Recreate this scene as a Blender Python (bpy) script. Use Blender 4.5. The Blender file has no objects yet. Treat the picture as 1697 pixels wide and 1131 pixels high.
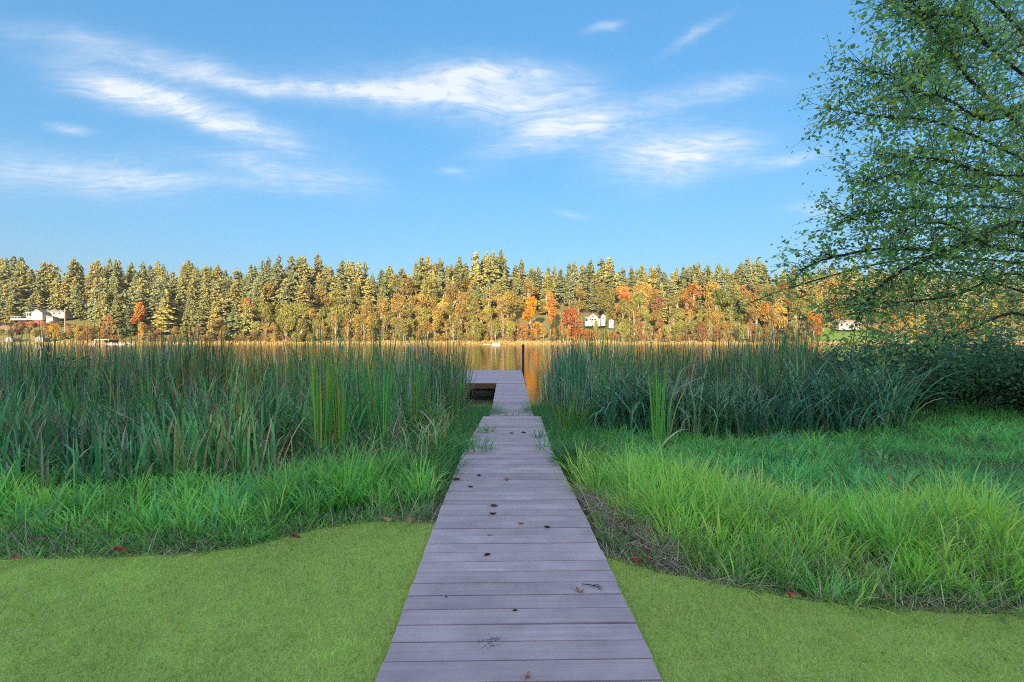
import bpy, bmesh, math, random
import numpy as np
from mathutils import Vector, Matrix
R = math.radians
rng = np.random.default_rng(11)
random.seed(5)

# ------------------------------------------------------------------ camera, sky, sun, exposure
sc = bpy.context.scene
COL = sc.collection
F = 820.0                      # focal length in pixels of the 1697 px wide photograph
CAMZ = 1.52
cam_d = bpy.data.cameras.new('camera')
cam_d.sensor_width = 36.0
cam_d.lens = F / 1697.0 * 36.0
cam_d.clip_start = 0.05
cam_d.clip_end = 6000.0
cam_o = bpy.data.objects.new('camera', cam_d)
COL.objects.link(cam_o)
cam_o.location = (0, 0, CAMZ)
cam_o.rotation_euler = (R(90), 0, 0)
sc.camera = cam_o

SUN_EL, SUN_ROT = 12.0, 190.0
sc.view_settings.view_transform = 'Standard'
sc.view_settings.look = 'None'
sc.view_settings.gamma = 1.0
sc.view_settings.use_curve_mapping = False
sc.view_settings.exposure = 1.95
sc.render.engine = 'CYCLES'
sc.cycles.max_bounces = 8
sc.cycles.diffuse_bounces = 4
sc.cycles.transmission_bounces = 4
sc.cycles.use_denoising = False
sc.cycles.filter_width = 1.05

def node(nt, kind, **kw):
    n = nt.nodes.new(kind)
    for k, v in kw.items():
        if k == 'inp':
            for a, b in v.items():
                n.inputs[a].default_value = b
        else:
            setattr(n, k, v)
    return n

def build_world():
    w = bpy.data.worlds.new('World')
    sc.world = w
    w.use_nodes = True
    nt = w.node_tree
    L = nt.links.new
    bg = nt.nodes['Background']
    bg.inputs[1].default_value = 0.15
    sky = node(nt, 'ShaderNodeTexSky', sky_type='NISHITA', sun_disc=False, sun_elevation=R(SUN_EL),
               sun_rotation=R(SUN_ROT), altitude=100, air_density=1.0, dust_density=4.0, ozone_density=5.0)
    gm = node(nt, 'ShaderNodeGamma', inp={1: 0.5})
    hs = node(nt, 'ShaderNodeHueSaturation', inp={'Saturation': 1.46, 'Value': 0.92})
    L(sky.outputs[0], gm.inputs[0]); L(gm.outputs[0], hs.inputs['Color'])
    # cirrus: the view direction is projected on a high level sheet, so wisps shrink to the horizon
    tc = node(nt, 'ShaderNodeTexCoord')
    sep = node(nt, 'ShaderNodeSeparateXYZ'); L(tc.outputs['Generated'], sep.inputs[0])
    def m(op, a, b=None, c=None, clamp=False):
        n = node(nt, 'ShaderNodeMath', operation=op, use_clamp=clamp)
        for i, v in enumerate((a, b, c)):
            if v is None: continue
            if isinstance(v, (int, float)): n.inputs[i].default_value = v
            else: L(v, n.inputs[i])
        return n.outputs[0]
    zc = m('MAXIMUM', sep.outputs[2], 0.03)
    den = m('ADD', zc, 0.12)
    u = m('DIVIDE', sep.outputs[0], den)
    v = m('DIVIDE', sep.outputs[1], den)
    cmb = node(nt, 'ShaderNodeCombineXYZ'); L(u, cmb.inputs[0]); L(v, cmb.inputs[1])
    # domain warp for combed, hooked wisps
    warp = node(nt, 'ShaderNodeTexNoise', inp={'Scale': 1.1, 'Detail': 3.0}); L(cmb.outputs[0], warp.inputs[0])
    wv = node(nt, 'ShaderNodeVectorMath', operation='MULTIPLY_ADD')
    L(warp.outputs['Color'], wv.inputs[0]); wv.inputs[1].default_value = (0.45, 0.45, 0); L(cmb.outputs[0], wv.inputs[2])
    mp = node(nt, 'ShaderNodeMapping'); mp.inputs['Rotation'].default_value = (0, 0, R(-24)); mp.inputs['Scale'].default_value = (0.8, 3.2, 1)
    L(wv.outputs[0], mp.inputs[0])
    fib = node(nt, 'ShaderNodeTexNoise', inp={'Scale': 2.2, 'Detail': 9.0, 'Roughness': 0.62, 'Distortion': 0.35}); L(mp.outputs[0], fib.inputs[0])
    fibf = m('SUBTRACT', m('MULTIPLY', fib.outputs[0], 2.9), 0.95, clamp=True)
    # extra cirrus added overhead, above the view, to brighten the shaded foreground
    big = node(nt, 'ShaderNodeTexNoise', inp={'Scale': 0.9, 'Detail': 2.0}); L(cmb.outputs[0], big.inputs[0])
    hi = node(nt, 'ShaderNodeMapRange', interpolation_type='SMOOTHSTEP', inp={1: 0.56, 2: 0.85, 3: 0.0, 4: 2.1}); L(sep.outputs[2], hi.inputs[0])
    overhead_fill = m('MULTIPLY', m('MULTIPLY', m('SUBTRACT', m('MULTIPLY', big.outputs[0], 3.4), 1.0, clamp=True), hi.outputs[0]), 1.0)
    # the named wisps of this afternoon, each an ellipse in azimuth/elevation slopes (x/y, z/y)
    yy = m('MAXIMUM', sep.outputs[1], 0.001)
    sx = m('DIVIDE', sep.outputs[0], yy); sz = m('DIVIDE', sep.outputs[2], yy)
    front = m('GREATER_THAN', sep.outputs[1], 0.05)
    jx = node(nt, 'ShaderNodeTexNoise', inp={'Scale': 5.0, 'Detail': 4.0}); L(tc.outputs['Generated'], jx.inputs[0])
    jv = node(nt, 'ShaderNodeSeparateColor'); L(jx.outputs['Color'], jv.inputs[0])
    sxj = m('ADD', sx, m('MULTIPLY', m('SUBTRACT', jv.outputs[0], 0.5), 0.16))
    szj = m('ADD', sz, m('MULTIPLY', m('SUBTRACT', jv.outputs[1], 0.5), 0.10))
    tot = None
    for (px, py, ax, ay, ang, amp) in [
            (835, 165, 200, 46, 5, 1.25), (780, 130, 150, 18, -4, .9), (480, 140, 210, 13, 5, .75), (660, 160, 120, 16, 3, .7), (930, 230, 120, 26, -16, .7), (600, 150, 150, 12, 3, .6),
            (300, 178, 170, 24, 15, 1.1), (400, 215, 110, 16, 22, .7), (240, 160, 120, 14, 3, .6), (470, 285, 125, 24, 11, .75), (90, 285, 190, 34, 5, .7), (300, 300, 200, 12, 4, .35),
            (1130, 258, 110, 40, -8, 1.1), (1200, 150, 85, 17, -5, .9), (1310, 265, 60, 12, -6, .6), (1020, 38, 26, 9, -25, .5),
            (130, 218, 34, 8, 8, .6), (1160, 60, 40, 8, -35, .35), (945, 355, 26, 5, 0, .4), (760, 295, 34, 6, 4, .35), (250, 100, 330, 26, 10, .4), (1350, 355, 50, 10, -6, .4)]:
        cx, cz = (px - 848.5) / F, (565.5 - py) / F
        ca, sa = math.cos(R(-ang)), math.sin(R(-ang))
        dx = m('SUBTRACT', sxj, cx); dz = m('SUBTRACT', szj, cz)
        a = m('MULTIPLY', m('ADD', m('MULTIPLY', dx, ca), m('MULTIPLY', dz, sa)), F / ax)
        b = m('MULTIPLY', m('SUBTRACT', m('MULTIPLY', dz, ca), m('MULTIPLY', dx, sa)), F / ay)
        r2 = m('ADD', m('MULTIPLY', a, a), m('MULTIPLY', b, b))
        e = m('MULTIPLY', m('EXPONENT', m('MULTIPLY', r2, -1.1)), amp)
        tot = e if tot is None else m('ADD', tot, e)
    tot = m('MULTIPLY', tot, front)
    sfn = node(nt, 'ShaderNodeTexNoise', inp={'Scale': 9.0, 'Detail': 8.0, 'Roughness': 0.68, 'Distortion': 0.6})
    smp = node(nt, 'ShaderNodeMapping'); smp.inputs['Scale'].default_value = (0.7, 1.0, 1.7); L(tc.outputs['Generated'], smp.inputs[0]); L(smp.outputs[0], sfn.inputs[0])
    soft = m('SUBTRACT', m('MULTIPLY', sfn.outputs[0], 2.6), 0.75, clamp=True)
    fine = node(nt, 'ShaderNodeTexNoise', inp={'Scale': 6.5, 'Detail': 12.0, 'Roughness': 0.7, 'Distortion': 0.9})
    fmp = node(nt, 'ShaderNodeMapping'); fmp.inputs['Rotation'].default_value = (0, 0, R(-34)); fmp.inputs['Scale'].default_value = (0.9, 3.0, 1); L(wv.outputs[0], fmp.inputs[0]); L(fmp.outputs[0], fine.inputs[0])
    finef = m('SUBTRACT', m('MULTIPLY', fine.outputs[0], 2.8), 0.85, clamp=True)
    tex = m('ADD', m('ADD', m('MULTIPLY', m('MULTIPLY', fibf, finef), 0.85), m('MULTIPLY', m('MULTIPLY', soft, finef), 0.6)), m('ADD', m('MULTIPLY', soft, 0.30), 0.08))
    dens = m('MULTIPLY', m('ADD', tot, overhead_fill), tex, clamp=True)
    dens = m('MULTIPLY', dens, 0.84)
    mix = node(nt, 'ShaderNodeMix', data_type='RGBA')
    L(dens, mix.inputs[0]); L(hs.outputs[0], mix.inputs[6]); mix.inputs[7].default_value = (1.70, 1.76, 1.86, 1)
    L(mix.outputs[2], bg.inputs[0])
build_world()

sun_d = bpy.data.lights.new('sun', 'SUN')
sun_d.energy = 3.5
sun_d.angle = R(0.55)
sun_d.color = (1.0, 0.86, 0.62)
sun_o = bpy.data.objects.new('sun', sun_d)
COL.objects.link(sun_o)
_sd = Vector((math.sin(R(SUN_ROT)) * math.cos(R(SUN_EL)), math.cos(R(SUN_ROT)) * math.cos(R(SUN_EL)), math.sin(R(SUN_EL))))
sun_o.rotation_euler = _sd.to_track_quat('Z', 'Y').to_euler()
sun_o.location = (-40, -120, 60)

# ------------------------------------------------------------------ helpers
def W(px, py, y):
    """a point of the photograph taken at forward distance y"""
    return Vector(((px - 848.5) * y / F, y, CAMZ + (565.5 - py) * y / F))

def tag(o, label=None, cat=None, group=None, kind=None):
    if label: o['label'] = label
    if cat: o['category'] = cat
    if group: o['group'] = group
    if kind: o['kind'] = kind
    return o

def empty(name, loc=(0, 0, 0), rz=0.0):
    o = bpy.data.objects.new(name, None)
    o.empty_display_size = 0.2
    COL.objects.link(o)
    o.location = loc
    o.rotation_euler = (0, 0, rz)
    return o

def link(name, me, parent=None, loc=None):
    o = bpy.data.objects.new(name, me)
    COL.objects.link(o)
    if parent: o.parent = parent
    if loc is not None: o.location = loc
    return o

def np_mesh(name, verts, quads=None, tris=None, col=None, mat=None, smooth=False):
    verts = np.asarray(verts, dtype=np.float32).reshape(-1, 3)
    quads = np.zeros((0, 4), np.int32) if quads is None else np.asarray(quads, np.int32).reshape(-1, 4)
    tris = np.zeros((0, 3), np.int32) if tris is None else np.asarray(tris, np.int32).reshape(-1, 3)
    me = bpy.data.meshes.new(name)
    me.vertices.add(len(verts)); me.vertices.foreach_set('co', verts.ravel())
    nl = quads.size + tris.size
    me.loops.add(nl)
    me.loops.foreach_set('vertex_index', np.concatenate([quads.ravel(), tris.ravel()]).astype(np.int32))
    nq, ntr = len(quads), len(tris)
    me.polygons.add(nq + ntr)
    starts = np.concatenate([np.arange(nq) * 4, nq * 4 + np.arange(ntr) * 3]).astype(np.int32)
    me.polygons.foreach_set('loop_start', starts)
    if smooth: me.polygons.foreach_set('use_smooth', np.ones(nq + ntr, bool))
    if col is not None:
        c = np.ones((len(verts), 4), np.float32); c[:, :3] = col
        a = me.color_attributes.new('Col', 'FLOAT_COLOR', 'POINT')
        a.data.foreach_set('color', c.ravel())
    me.update(calc_edges=True)
    if mat: me.materials.append(mat)
    return me

class MB:
    """collects boxes, prisms and tubes; build() links them as one mesh object"""
    def __init__(s): s.v = []; s.f = []
    def add(s, vs, fs):
        o = len(s.v); s.v += [tuple(v) for v in vs]; s.f += [tuple(i + o for i in f) for f in fs]; return s
    def box(s, x0, x1, y0, y1, z0, z1):
        return s.add([(x0, y0, z0), (x1, y0, z0), (x1, y1, z0), (x0, y1, z0), (x0, y0, z1), (x1, y0, z1), (x1, y1, z1), (x0, y1, z1)],
                     [(0, 3, 2, 1), (4, 5, 6, 7), (0, 1, 5, 4), (1, 2, 6, 5), (2, 3, 7, 6), (3, 0, 4, 7)])
    def prism_y(s, pts, y0, y1):
        n = len(pts)
        vs = [(x, y0, z) for x, z in pts] + [(x, y1, z) for x, z in pts]
        fs = [tuple(range(n)), tuple(range(2 * n - 1, n - 1, -1))]
        fs += [(i, i + n, (i + 1) % n + n, (i + 1) % n) for i in range(n)]
        return s.add(vs, fs)
    def tube(s, pts, rad, n=6):
        pts = [Vector(p) for p in pts]; vs = []; fs = []
        for i, p in enumerate(pts):
            d = (pts[min(i + 1, len(pts) - 1)] - pts[max(i - 1, 0)])
            d = d.normalized() if d.length > 1e-9 else Vector((0, 0, 1))
            a = d.cross(Vector((0.31, 0.17, 0.93)) if abs(d.z) < .9 else Vector((1, 0, 0))).normalized(); b = d.cross(a)
            for k in range(n):
                t = 2 * math.pi * k / n
                vs.append(p + (a * math.cos(t) + b * math.sin(t)) * rad[i])
        for i in range(len(pts) - 1):
            for k in range(n):
                fs.append((i * n + k, i * n + (k + 1) % n, (i + 1) * n + (k + 1) % n, (i + 1) * n + k))
        fs.append(tuple(range(n - 1, -1, -1))); fs.append(tuple(range((len(pts) - 1) * n, len(pts) * n)))
        return s.add(vs, fs)
    def mesh(s, name, mat, smooth=False, bevel=0):
        me = bpy.data.meshes.new(name); me.from_pydata(s.v, [], s.f)
        bm = bmesh.new(); bm.from_mesh(me)
        bmesh.ops.recalc_face_normals(bm, faces=bm.faces)
        if bevel: bmesh.ops.bevel(bm, geom=list(bm.edges), offset=bevel, segments=1, affect='EDGES')
        bm.to_mesh(me); bm.free()
        if smooth:
            for p in me.polygons: p.use_smooth = True
        if mat: me.materials.append(mat)
        return me
    def build(s, name, mat, parent=None, loc=None, smooth=False, bevel=0):
        return link(name, s.mesh(name, mat, smooth, bevel), parent, loc)

def interp(x, xs, ys): return np.interp(x, xs, ys)
def sstep(a, b, x):
    t = np.clip((np.asarray(x, float) - a) / (b - a), 0, 1); return t * t * (3 - 2 * t)

_G = np.random.default_rng(3).random((64, 64))
def vnoise(x, y, s=1.0):
    x = np.asarray(x, float) * s + 100.3; y = np.asarray(y, float) * s + 57.7
    xi = np.floor(x).astype(int); yi = np.floor(y).astype(int); fx = x - xi; fy = y - yi
    fx = fx * fx * (3 - 2 * fx); fy = fy * fy * (3 - 2 * fy)
    g = lambda i, j: _G[i % 64, j % 64]
    return (g(xi, yi) * (1 - fx) + g(xi + 1, yi) * fx) * (1 - fy) + (g(xi, yi + 1) * (1 - fx) + g(xi + 1, yi + 1) * fx) * fy

# ------------------------------------------------------------------ materials
def new_mat(name):
    m = bpy.data.materials.new(name); m.use_nodes = True
    return m, m.node_tree, m.node_tree.nodes['Principled BSDF'], m.node_tree.links.new

def simple(name, c, rough=.7, var=.12, scale=3.0, spec=.3, bump=0.0):
    m, nt, b, L = new_mat(name)
    tc = node(nt, 'ShaderNodeTexCoord')
    n = node(nt, 'ShaderNodeTexNoise', inp={'Scale': scale, 'Detail': 6.0, 'Roughness': .6}); L(tc.outputs['Object'], n.inputs[0])
    r = node(nt, 'ShaderNodeMapRange', inp={1: .25, 2: .75, 3: 1 - var, 4: 1 + var}); L(n.outputs[0], r.inputs[0])
    mx = node(nt, 'ShaderNodeVectorMath', operation='SCALE'); mx.inputs[0].default_value = c[:3]; L(r.outputs[0], mx.inputs['Scale'])
    L(mx.outputs[0], b.inputs['Base Color']); b.inputs['Roughness'].default_value = rough
    b.inputs['Specular IOR Level'].default_value = spec
    if bump:
        bp = node(nt, 'ShaderNodeBump', inp={'Strength': bump, 'Distance': .02}); L(n.outputs[0], bp.inputs['Height']); L(bp.outputs[0], b.inputs['Normal'])
    return m

def foliage(name, source='Col', transl=.35, rough=.5, spec=.25, tint=(1, 1, 1), noise=None, rand=0.0):
    """leaf or blade: diffuse + gloss front, light passing through; colour from the mesh attribute or the object colour"""
    m, nt, b, L = new_mat(name)
    if source == 'Col':
        src = node(nt, 'ShaderNodeAttribute', attribute_name='Col').outputs['Color']
    else:
        src = node(nt, 'ShaderNodeObjectInfo').outputs['Color']
    if noise:
        tc = node(nt, 'ShaderNodeTexCoord'); n = node(nt, 'ShaderNodeTexNoise', inp={'Scale': noise, 'Detail': 3.0}); L(tc.outputs['Object'], n.inputs[0])
        h = node(nt, 'ShaderNodeHueSaturation')
        r1 = node(nt, 'ShaderNodeMapRange', inp={1: .3, 2: .7, 3: .475, 4: .525}); L(n.outputs[0], r1.inputs[0]); L(r1.outputs[0], h.inputs['Hue'])
        r2 = node(nt, 'ShaderNodeMapRange', inp={1: .3, 2: .7, 3: .72, 4: 1.3}); L(n.outputs[0], r2.inputs[0]); L(r2.outputs[0], h.inputs['Value'])
        L(src, h.inputs['Color']); src = h.outputs[0]
    L(src, b.inputs['Base Color'])
    b.inputs['Roughness'].default_value = rough; b.inputs['Specular IOR Level'].default_value = spec
    tr = node(nt, 'ShaderNodeBsdfTranslucent'); L(src, tr.inputs[0])
    mx = node(nt, 'ShaderNodeMixShader', inp={0: transl})
    L(b.outputs[0], mx.inputs[1]); L(tr.outputs[0], mx.inputs[2]); L(mx.outputs[0], nt.nodes['Material Output'].inputs[0])
    return m

M = {}
M['blade'] = foliage('grass_blade', transl=.5, rough=.45, spec=.3)
M['reed'] = foliage('reed_leaf', transl=.15, rough=.4, spec=.45)
M['turf'] = foliage('turf_blade', transl=.45, rough=.6, spec=.15)
M['straw'] = foliage('dry_straw', transl=.15, rough=.7, spec=.15)
M['leafm'] = foliage('broad_leaf', transl=.5, rough=.45, spec=.3)
M['deadleaf'] = foliage('dead_leaf', source='obj', transl=.12, rough=.55, spec=.25, noise=40)
M['needle'] = foliage('conifer_needles', source='obj', transl=.34, rough=.75, spec=.05, noise=.22)
M['autumn'] = foliage('autumn_foliage', source='obj', transl=.42, rough=.65, spec=.1, noise=.3)
M['forest'] = foliage('forest_mass', transl=.34, rough=.7, spec=.1)
M['bark'] = simple('brown_bark', (.10, .075, .055), .9, .35, 9, .1, .6)
M['palebark'] = simple('pale_bark', (.42, .37, .30), .85, .3, 2, .15, .3)
M['alderbark'] = simple('alder_bark', (.07, .062, .058), .85, .45, 14, .2, .6)
M['soil'] = None

def ground_mat():
    m, nt, b, L = new_mat('marsh_soil')
    tc = node(nt, 'ShaderNodeTexCoord')
    n = node(nt, 'ShaderNodeTexNoise', inp={'Scale': 2.5, 'Detail': 8.0, 'Roughness': .7}); L(tc.outputs['Object'], n.inputs[0])
    cr = node(nt, 'ShaderNodeValToRGB'); L(n.outputs[0], cr.inputs[0])
    cr.color_ramp.elements[0].position = .3; cr.color_ramp.elements[0].color = (.07, .075, .04, 1)
    cr.color_ramp.elements[1].position = .7; cr.color_ramp.elements[1].color = (.22, .19, .13, 1)
    L(cr.outputs[0], b.inputs['Base Color']); b.inputs['Roughness'].default_value = .95
    n2 = node(nt, 'ShaderNodeTexNoise', inp={'Scale': 30.0, 'Detail': 6.0}); L(tc.outputs['Object'], n2.inputs[0])
    bp = node(nt, 'ShaderNodeBump', inp={'Strength': .8, 'Distance': .03}); L(n2.outputs[0], bp.inputs['Height']); L(bp.outputs[0], b.inputs['Normal'])
    return m
M['soil'] = ground_mat()

def lawn_mat():
    m, nt, b, L = new_mat('lawn_thatch')
    tc = node(nt, 'ShaderNodeTexCoord')
    n = node(nt, 'ShaderNodeTexNoise', inp={'Scale': 90.0, 'Detail': 6.0, 'Roughness': .75}); L(tc.outputs['Object'], n.inputs[0])
    cr = node(nt, 'ShaderNodeValToRGB'); L(n.outputs[0], cr.inputs[0])
    cr.color_ramp.elements[0].position = .35; cr.color_ramp.elements[0].color = (.26, .38, .07, 1)
    cr.color_ramp.elements[1].position = .65; cr.color_ramp.elements[1].color = (.46, .58, .15, 1)
    L(cr.outputs[0], b.inputs['Base Color']); b.inputs['Roughness'].default_value = .9
    bp = node(nt, 'ShaderNodeBump', inp={'Strength': .7, 'Distance': .01}); L(n.outputs[0], bp.inputs['Height']); L(bp.outputs[0], b.inputs['Normal'])
    return m
M['lawn'] = lawn_mat()

def deck_mat(name='composite_board', base=((.445, .36, .405), (.575, .465, .52))):
    m, nt, b, L = new_mat(name)
    tc = node(nt, 'ShaderNodeTexCoord'); oi = node(nt, 'ShaderNodeObjectInfo')
    off = node(nt, 'ShaderNodeVectorMath', operation='ADD'); L(tc.outputs['Object'], off.inputs[0])
    rv = node(nt, 'ShaderNodeVectorMath', operation='SCALE'); rv.inputs[0].default_value = (37, 11, 5); L(oi.outputs['Random'], rv.inputs['Scale']); L(rv.outputs[0], off.inputs[1])
    mp = node(nt, 'ShaderNodeMapping'); mp.inputs['Scale'].default_value = (1.6, 55, 55); L(off.outputs[0], mp.inputs[0])
    gr = node(nt, 'ShaderNodeTexNoise', inp={'Scale': 1.0, 'Detail': 8.0, 'Roughness': .65, 'Distortion': .25}); L(mp.outputs[0], gr.inputs[0])
    cr = node(nt, 'ShaderNodeValToRGB'); L(gr.outputs[0], cr.inputs[0])
    cr.color_ramp.elements[0].position = .32; cr.color_ramp.elements[0].color = (*base[0], 1)
    cr.color_ramp.elements[1].position = .68; cr.color_ramp.elements[1].color = (*base[1], 1)
    # board to board drift of tone, large soft weather patches and dark specks of dirt
    hv = node(nt, 'ShaderNodeHueSaturation'); L(cr.outputs[0], hv.inputs['Color'])
    r = node(nt, 'ShaderNodeMapRange', inp={3: .86, 4: 1.08}); L(oi.outputs['Random'], r.inputs[0]); L(r.outputs[0], hv.inputs['Value'])
    pt = node(nt, 'ShaderNodeTexNoise', inp={'Scale': 3.0, 'Detail': 5.0, 'Roughness': .6}); L(off.outputs[0], pt.inputs[0])
    pr = node(nt, 'ShaderNodeMapRange', inp={1: .32, 2: .7, 3: .74, 4: 1.07}); L(pt.outputs[0], pr.inputs[0])
    sc_ = node(nt, 'ShaderNodeVectorMath', operation='SCALE'); L(hv.outputs[0], sc_.inputs[0]); L(pr.outputs[0], sc_.inputs['Scale'])
    sp = node(nt, 'ShaderNodeTexNoise', inp={'Scale': 26.0, 'Detail': 5.0, 'Roughness': .8}); L(off.outputs[0], sp.inputs[0])
    sr = node(nt, 'ShaderNodeMapRange', inp={1: .66, 2: .75, 3: 0, 4: .8}); L(sp.outputs[0], sr.inputs[0])
    mx = node(nt, 'ShaderNodeMix', data_type='RGBA'); L(sr.outputs[0], mx.inputs[0]); L(sc_.outputs[0], mx.inputs[6]); mx.inputs[7].default_value = (.07, .06, .05, 1)
    L(mx.outputs[2], b.inputs['Base Color'])
    b.inputs['Roughness'].default_value = .62; b.inputs['Specular IOR Level'].default_value = .25
    bp = node(nt, 'ShaderNodeBump', inp={'Strength': .6, 'Distance': .003}); L(gr.outputs[0], bp.inputs['Height']); L(bp.outputs[0], b.inputs['Normal'])
    return m
M['deck'] = deck_mat()
M['timber'] = simple('brown_timber', (.20, .115, .065), .8, .3, 8, .2, .4)
M['darktimber'] = simple('dark_timber', (.06, .045, .035), .85, .3, 8, .2, .4)
M['drum'] = simple('grey_float', (.16, .18, .19), .5, .15, 4)
M['steel'] = simple('dark_steel', (.035, .03, .03), .5, .2, 10)
M['white'] = simple('white_paint', (.40, .39, .37), .6, .12, 2)
M['cream'] = simple('cream_siding', (.29, .265, .265), .7, .08, 2)
M['redroof'] = simple('red_roof', (.36, .06, .05), .7, .15, 1)
M['greyroof'] = simple('grey_roof', (.17, .155, .15), .8, .15, 1)
M['redbrown'] = simple('red_brown_wood', (.20, .06, .04), .8, .2, 1)
M['glass'] = simple('dark_window', (.02, .025, .03), .12, .1, 1, .5)
M['pole'] = simple('pole_wood', (.40, .31, .22), .85, .2, 2)
M['clip'] = simple('white_metal', (.7, .7, .72), .4, .05, 5)
M['twig'] = simple('twig_bark', (.05, .045, .04), .8, .3, 60)

def water_mat():
    m, nt, b, L = new_mat('lake_water')
    b.inputs['Base Color'].default_value = (.018, .024, .016, 1)
    b.inputs['Roughness'].default_value = .07
    b.inputs['IOR'].default_value = 1.33
    tc = node(nt, 'ShaderNodeTexCoord')
    mp = node(nt, 'ShaderNodeMapping'); mp.inputs['Scale'].default_value = (.5, 1.3, 1); L(tc.outputs['Object'], mp.inputs[0])
    n = node(nt, 'ShaderNodeTexNoise', inp={'Scale': .9, 'Detail': 5.0, 'Roughness': .55}); L(mp.outputs[0], n.inputs[0])
    bp = node(nt, 'ShaderNodeBump', inp={'Strength': .15, 'Distance': .05}); L(n.outputs[0], bp.inputs['Height']); L(bp.outputs[0], b.inputs['Normal'])
    return m
M['water'] = water_mat()

# ------------------------------------------------------------------ terrain
WATER = -0.78
LX = [-60, -8, -3.56, -2.74, -2.2, -1.92, -1.52, -1.16, -.69, .68, .86, 1.06, 1.38, 1.77, 2.22, 2.85, 4.5, 9, 60]
LY = [3.3, 3.38, 3.44, 3.47, 3.54, 3.67, 4.03, 4.15, 4.12, 3.47, 3.33, 3.20, 3.04, 2.89, 2.79, 2.75, 2.7, 2.9, 3.0]
def edge(x): return interp(x, LX, LY)
def ground_z(x, y):
    x = np.asarray(x, float); y = np.asarray(y, float)
    d = y - edge(x)
    z = interp(y, [-300, 2, 3, 6, 10, 13, 16, 20, 25, 45, 60], [-.03, -.03, -.04, -.15, -.30, -.52, -.72, -.92, -1.3, -2.4, -3])
    zr = interp(y, [-300, 3, 9, 14, 19, 24, 30, 60], [-.03, -.03, -.08, -.05, -.35, -1.0, -1.8, -3])
    w = sstep(4.5, 9.0, x) * (y > 2.0)
    z = z * (1 - w) + zr * w
    z = z + np.where(d > 0, .05 * sstep(.1, .9, d) * (1 - sstep(1.2, 2.6, d)), 0)
    z = np.where(d > .25, z + (vnoise(x, y, 1.3) - .5) * .10 * sstep(.25, 1.0, d) * (np.abs(x) > .9), z)
    return np.where(d < 0.0, -.03, z)

def grid_mesh(name, xs, ys, zf, mat, colf=None):
    X, Y = np.meshgrid(xs, ys); Z = zf(X, Y)
    nx, ny = len(xs), len(ys)
    v = np.stack([X, Y, Z], -1).reshape(-1, 3)
    i = np.arange(ny - 1)[:, None] * nx + np.arange(nx - 1)[None]
    q = np.stack([i, i + 1, i + 1 + nx, i + nx], -1).reshape(-1, 4)
    return np_mesh(name, v, quads=q, mat=mat, col=None if colf is None else colf(v[:, 0], v[:, 1], v[:, 2]), smooth=True)

xs = np.concatenate([[-900, -400, -200, -100, -60, -40], np.arange(-25, -8, 1.0), np.arange(-8, 8, .2), np.arange(8, 25, 1.0), [25, 40, 60, 100, 200, 400, 900]])
ys = np.concatenate([[-130, -90, -50, -20, -8, -3, 0, 1.5], np.arange(2.2, 8, .15), np.arange(8, 26, .6), [26, 30, 36, 45, 60]])
tag(link('ground', grid_mesh('ground', xs, ys, ground_z, M['soil'])), 'dark marshy ground under the shoreline grasses', 'ground', kind='structure')

# lawn sheet
lx = np.concatenate([[-60, -20, -8], np.arange(-6, 6.01, .1), [9, 20, 60]])
ly = edge(lx) + np.where(np.abs(lx) < 7, (vnoise(lx, lx * 0, 6) - .5) * .05, 0)
v = np.concatenate([np.stack([lx, ly, np.zeros_like(lx)], -1), np.stack([lx, np.full_like(lx, -25.), np.zeros_like(lx)], -1)])
n = len(lx); q = np.stack([np.arange(n - 1) + n, np.arange(n - 1) + n + 1, np.arange(n - 1) + 1, np.arange(n - 1)], -1)
tag(link('lawn', np_mesh('lawn', v, quads=q, mat=M['lawn'])), 'short mown yellow green lawn on both sides of the boardwalk', 'lawn', kind='structure')

# lake
v = [(-880, 12, WATER), (880, 12, WATER), (880, 640, WATER), (-880, 640, WATER)]
tag(link('lake', np_mesh('lake', v, quads=[(0, 1, 2, 3)], mat=M['water'])), 'calm lake reflecting the autumn woods', 'lake', kind='structure')

# far hillside
SHORE = 346.0
def shore_y(x): return SHORE + 10 * (vnoise(x, x * 0, .012) - .5)
def hill_z(x, y):
    d = y - shore_y(x)
    z = interp(d, [-30, 0, 4, 16, 55, 105, 175, 255, 400, 650], [-6, WATER - .02, .2, 1.6, 13.5, 28, 41, 50, 56, 60])
    k = interp(x, [-700, -420, -250, -60, 60, 250, 420, 700], [1.05, 1.0, .98, 1.0, 1.0, .96, .86, .8])
    return np.where(z > 2, 2 + (z - 2) * k + (vnoise(x, y, .03) - .5) * 5 * sstep(10, 60, d), z)
def hill_col(x, y, z):
    n = vnoise(x, y, .12)[:, None]; n2 = vnoise(x, y, .5)[:, None]
    c = np.array([.15, .15, .055]) * (1 - n) + np.array([.26, .20, .075]) * n
    c = c * (.7 + .6 * n2)
    d = y - shore_y(x)
    lawn = (sstep(215, 232, x) * (1 - sstep(290, 310, x)) * sstep(10, 16, d) * (1 - sstep(46, 60, d)))[:, None]
    c = c * (1 - lawn) + np.array([.13, .20, .045]) * (.8 + .4 * n2) * lawn
    l2 = (sstep(-322, -316, x) * (1 - sstep(-304, -296, x)) * sstep(8, 12, d) * (1 - sstep(24, 30, d)))[:, None]
    c = c * (1 - l2) + np.array([.10, .22, .04]) * l2
    sl = (sstep(-470, -440, x) * (1 - sstep(-402, -392, x)) * sstep(12, 18, d) * (1 - sstep(84, 96, d)))[:, None]
    c = c * (1 - sl) + np.array([.34, .22, .14]) * (.7 + .6 * n2) * sl
    return c
M['hill'] = foliage('hill_soil', transl=0.0, rough=.95, spec=.05)
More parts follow.
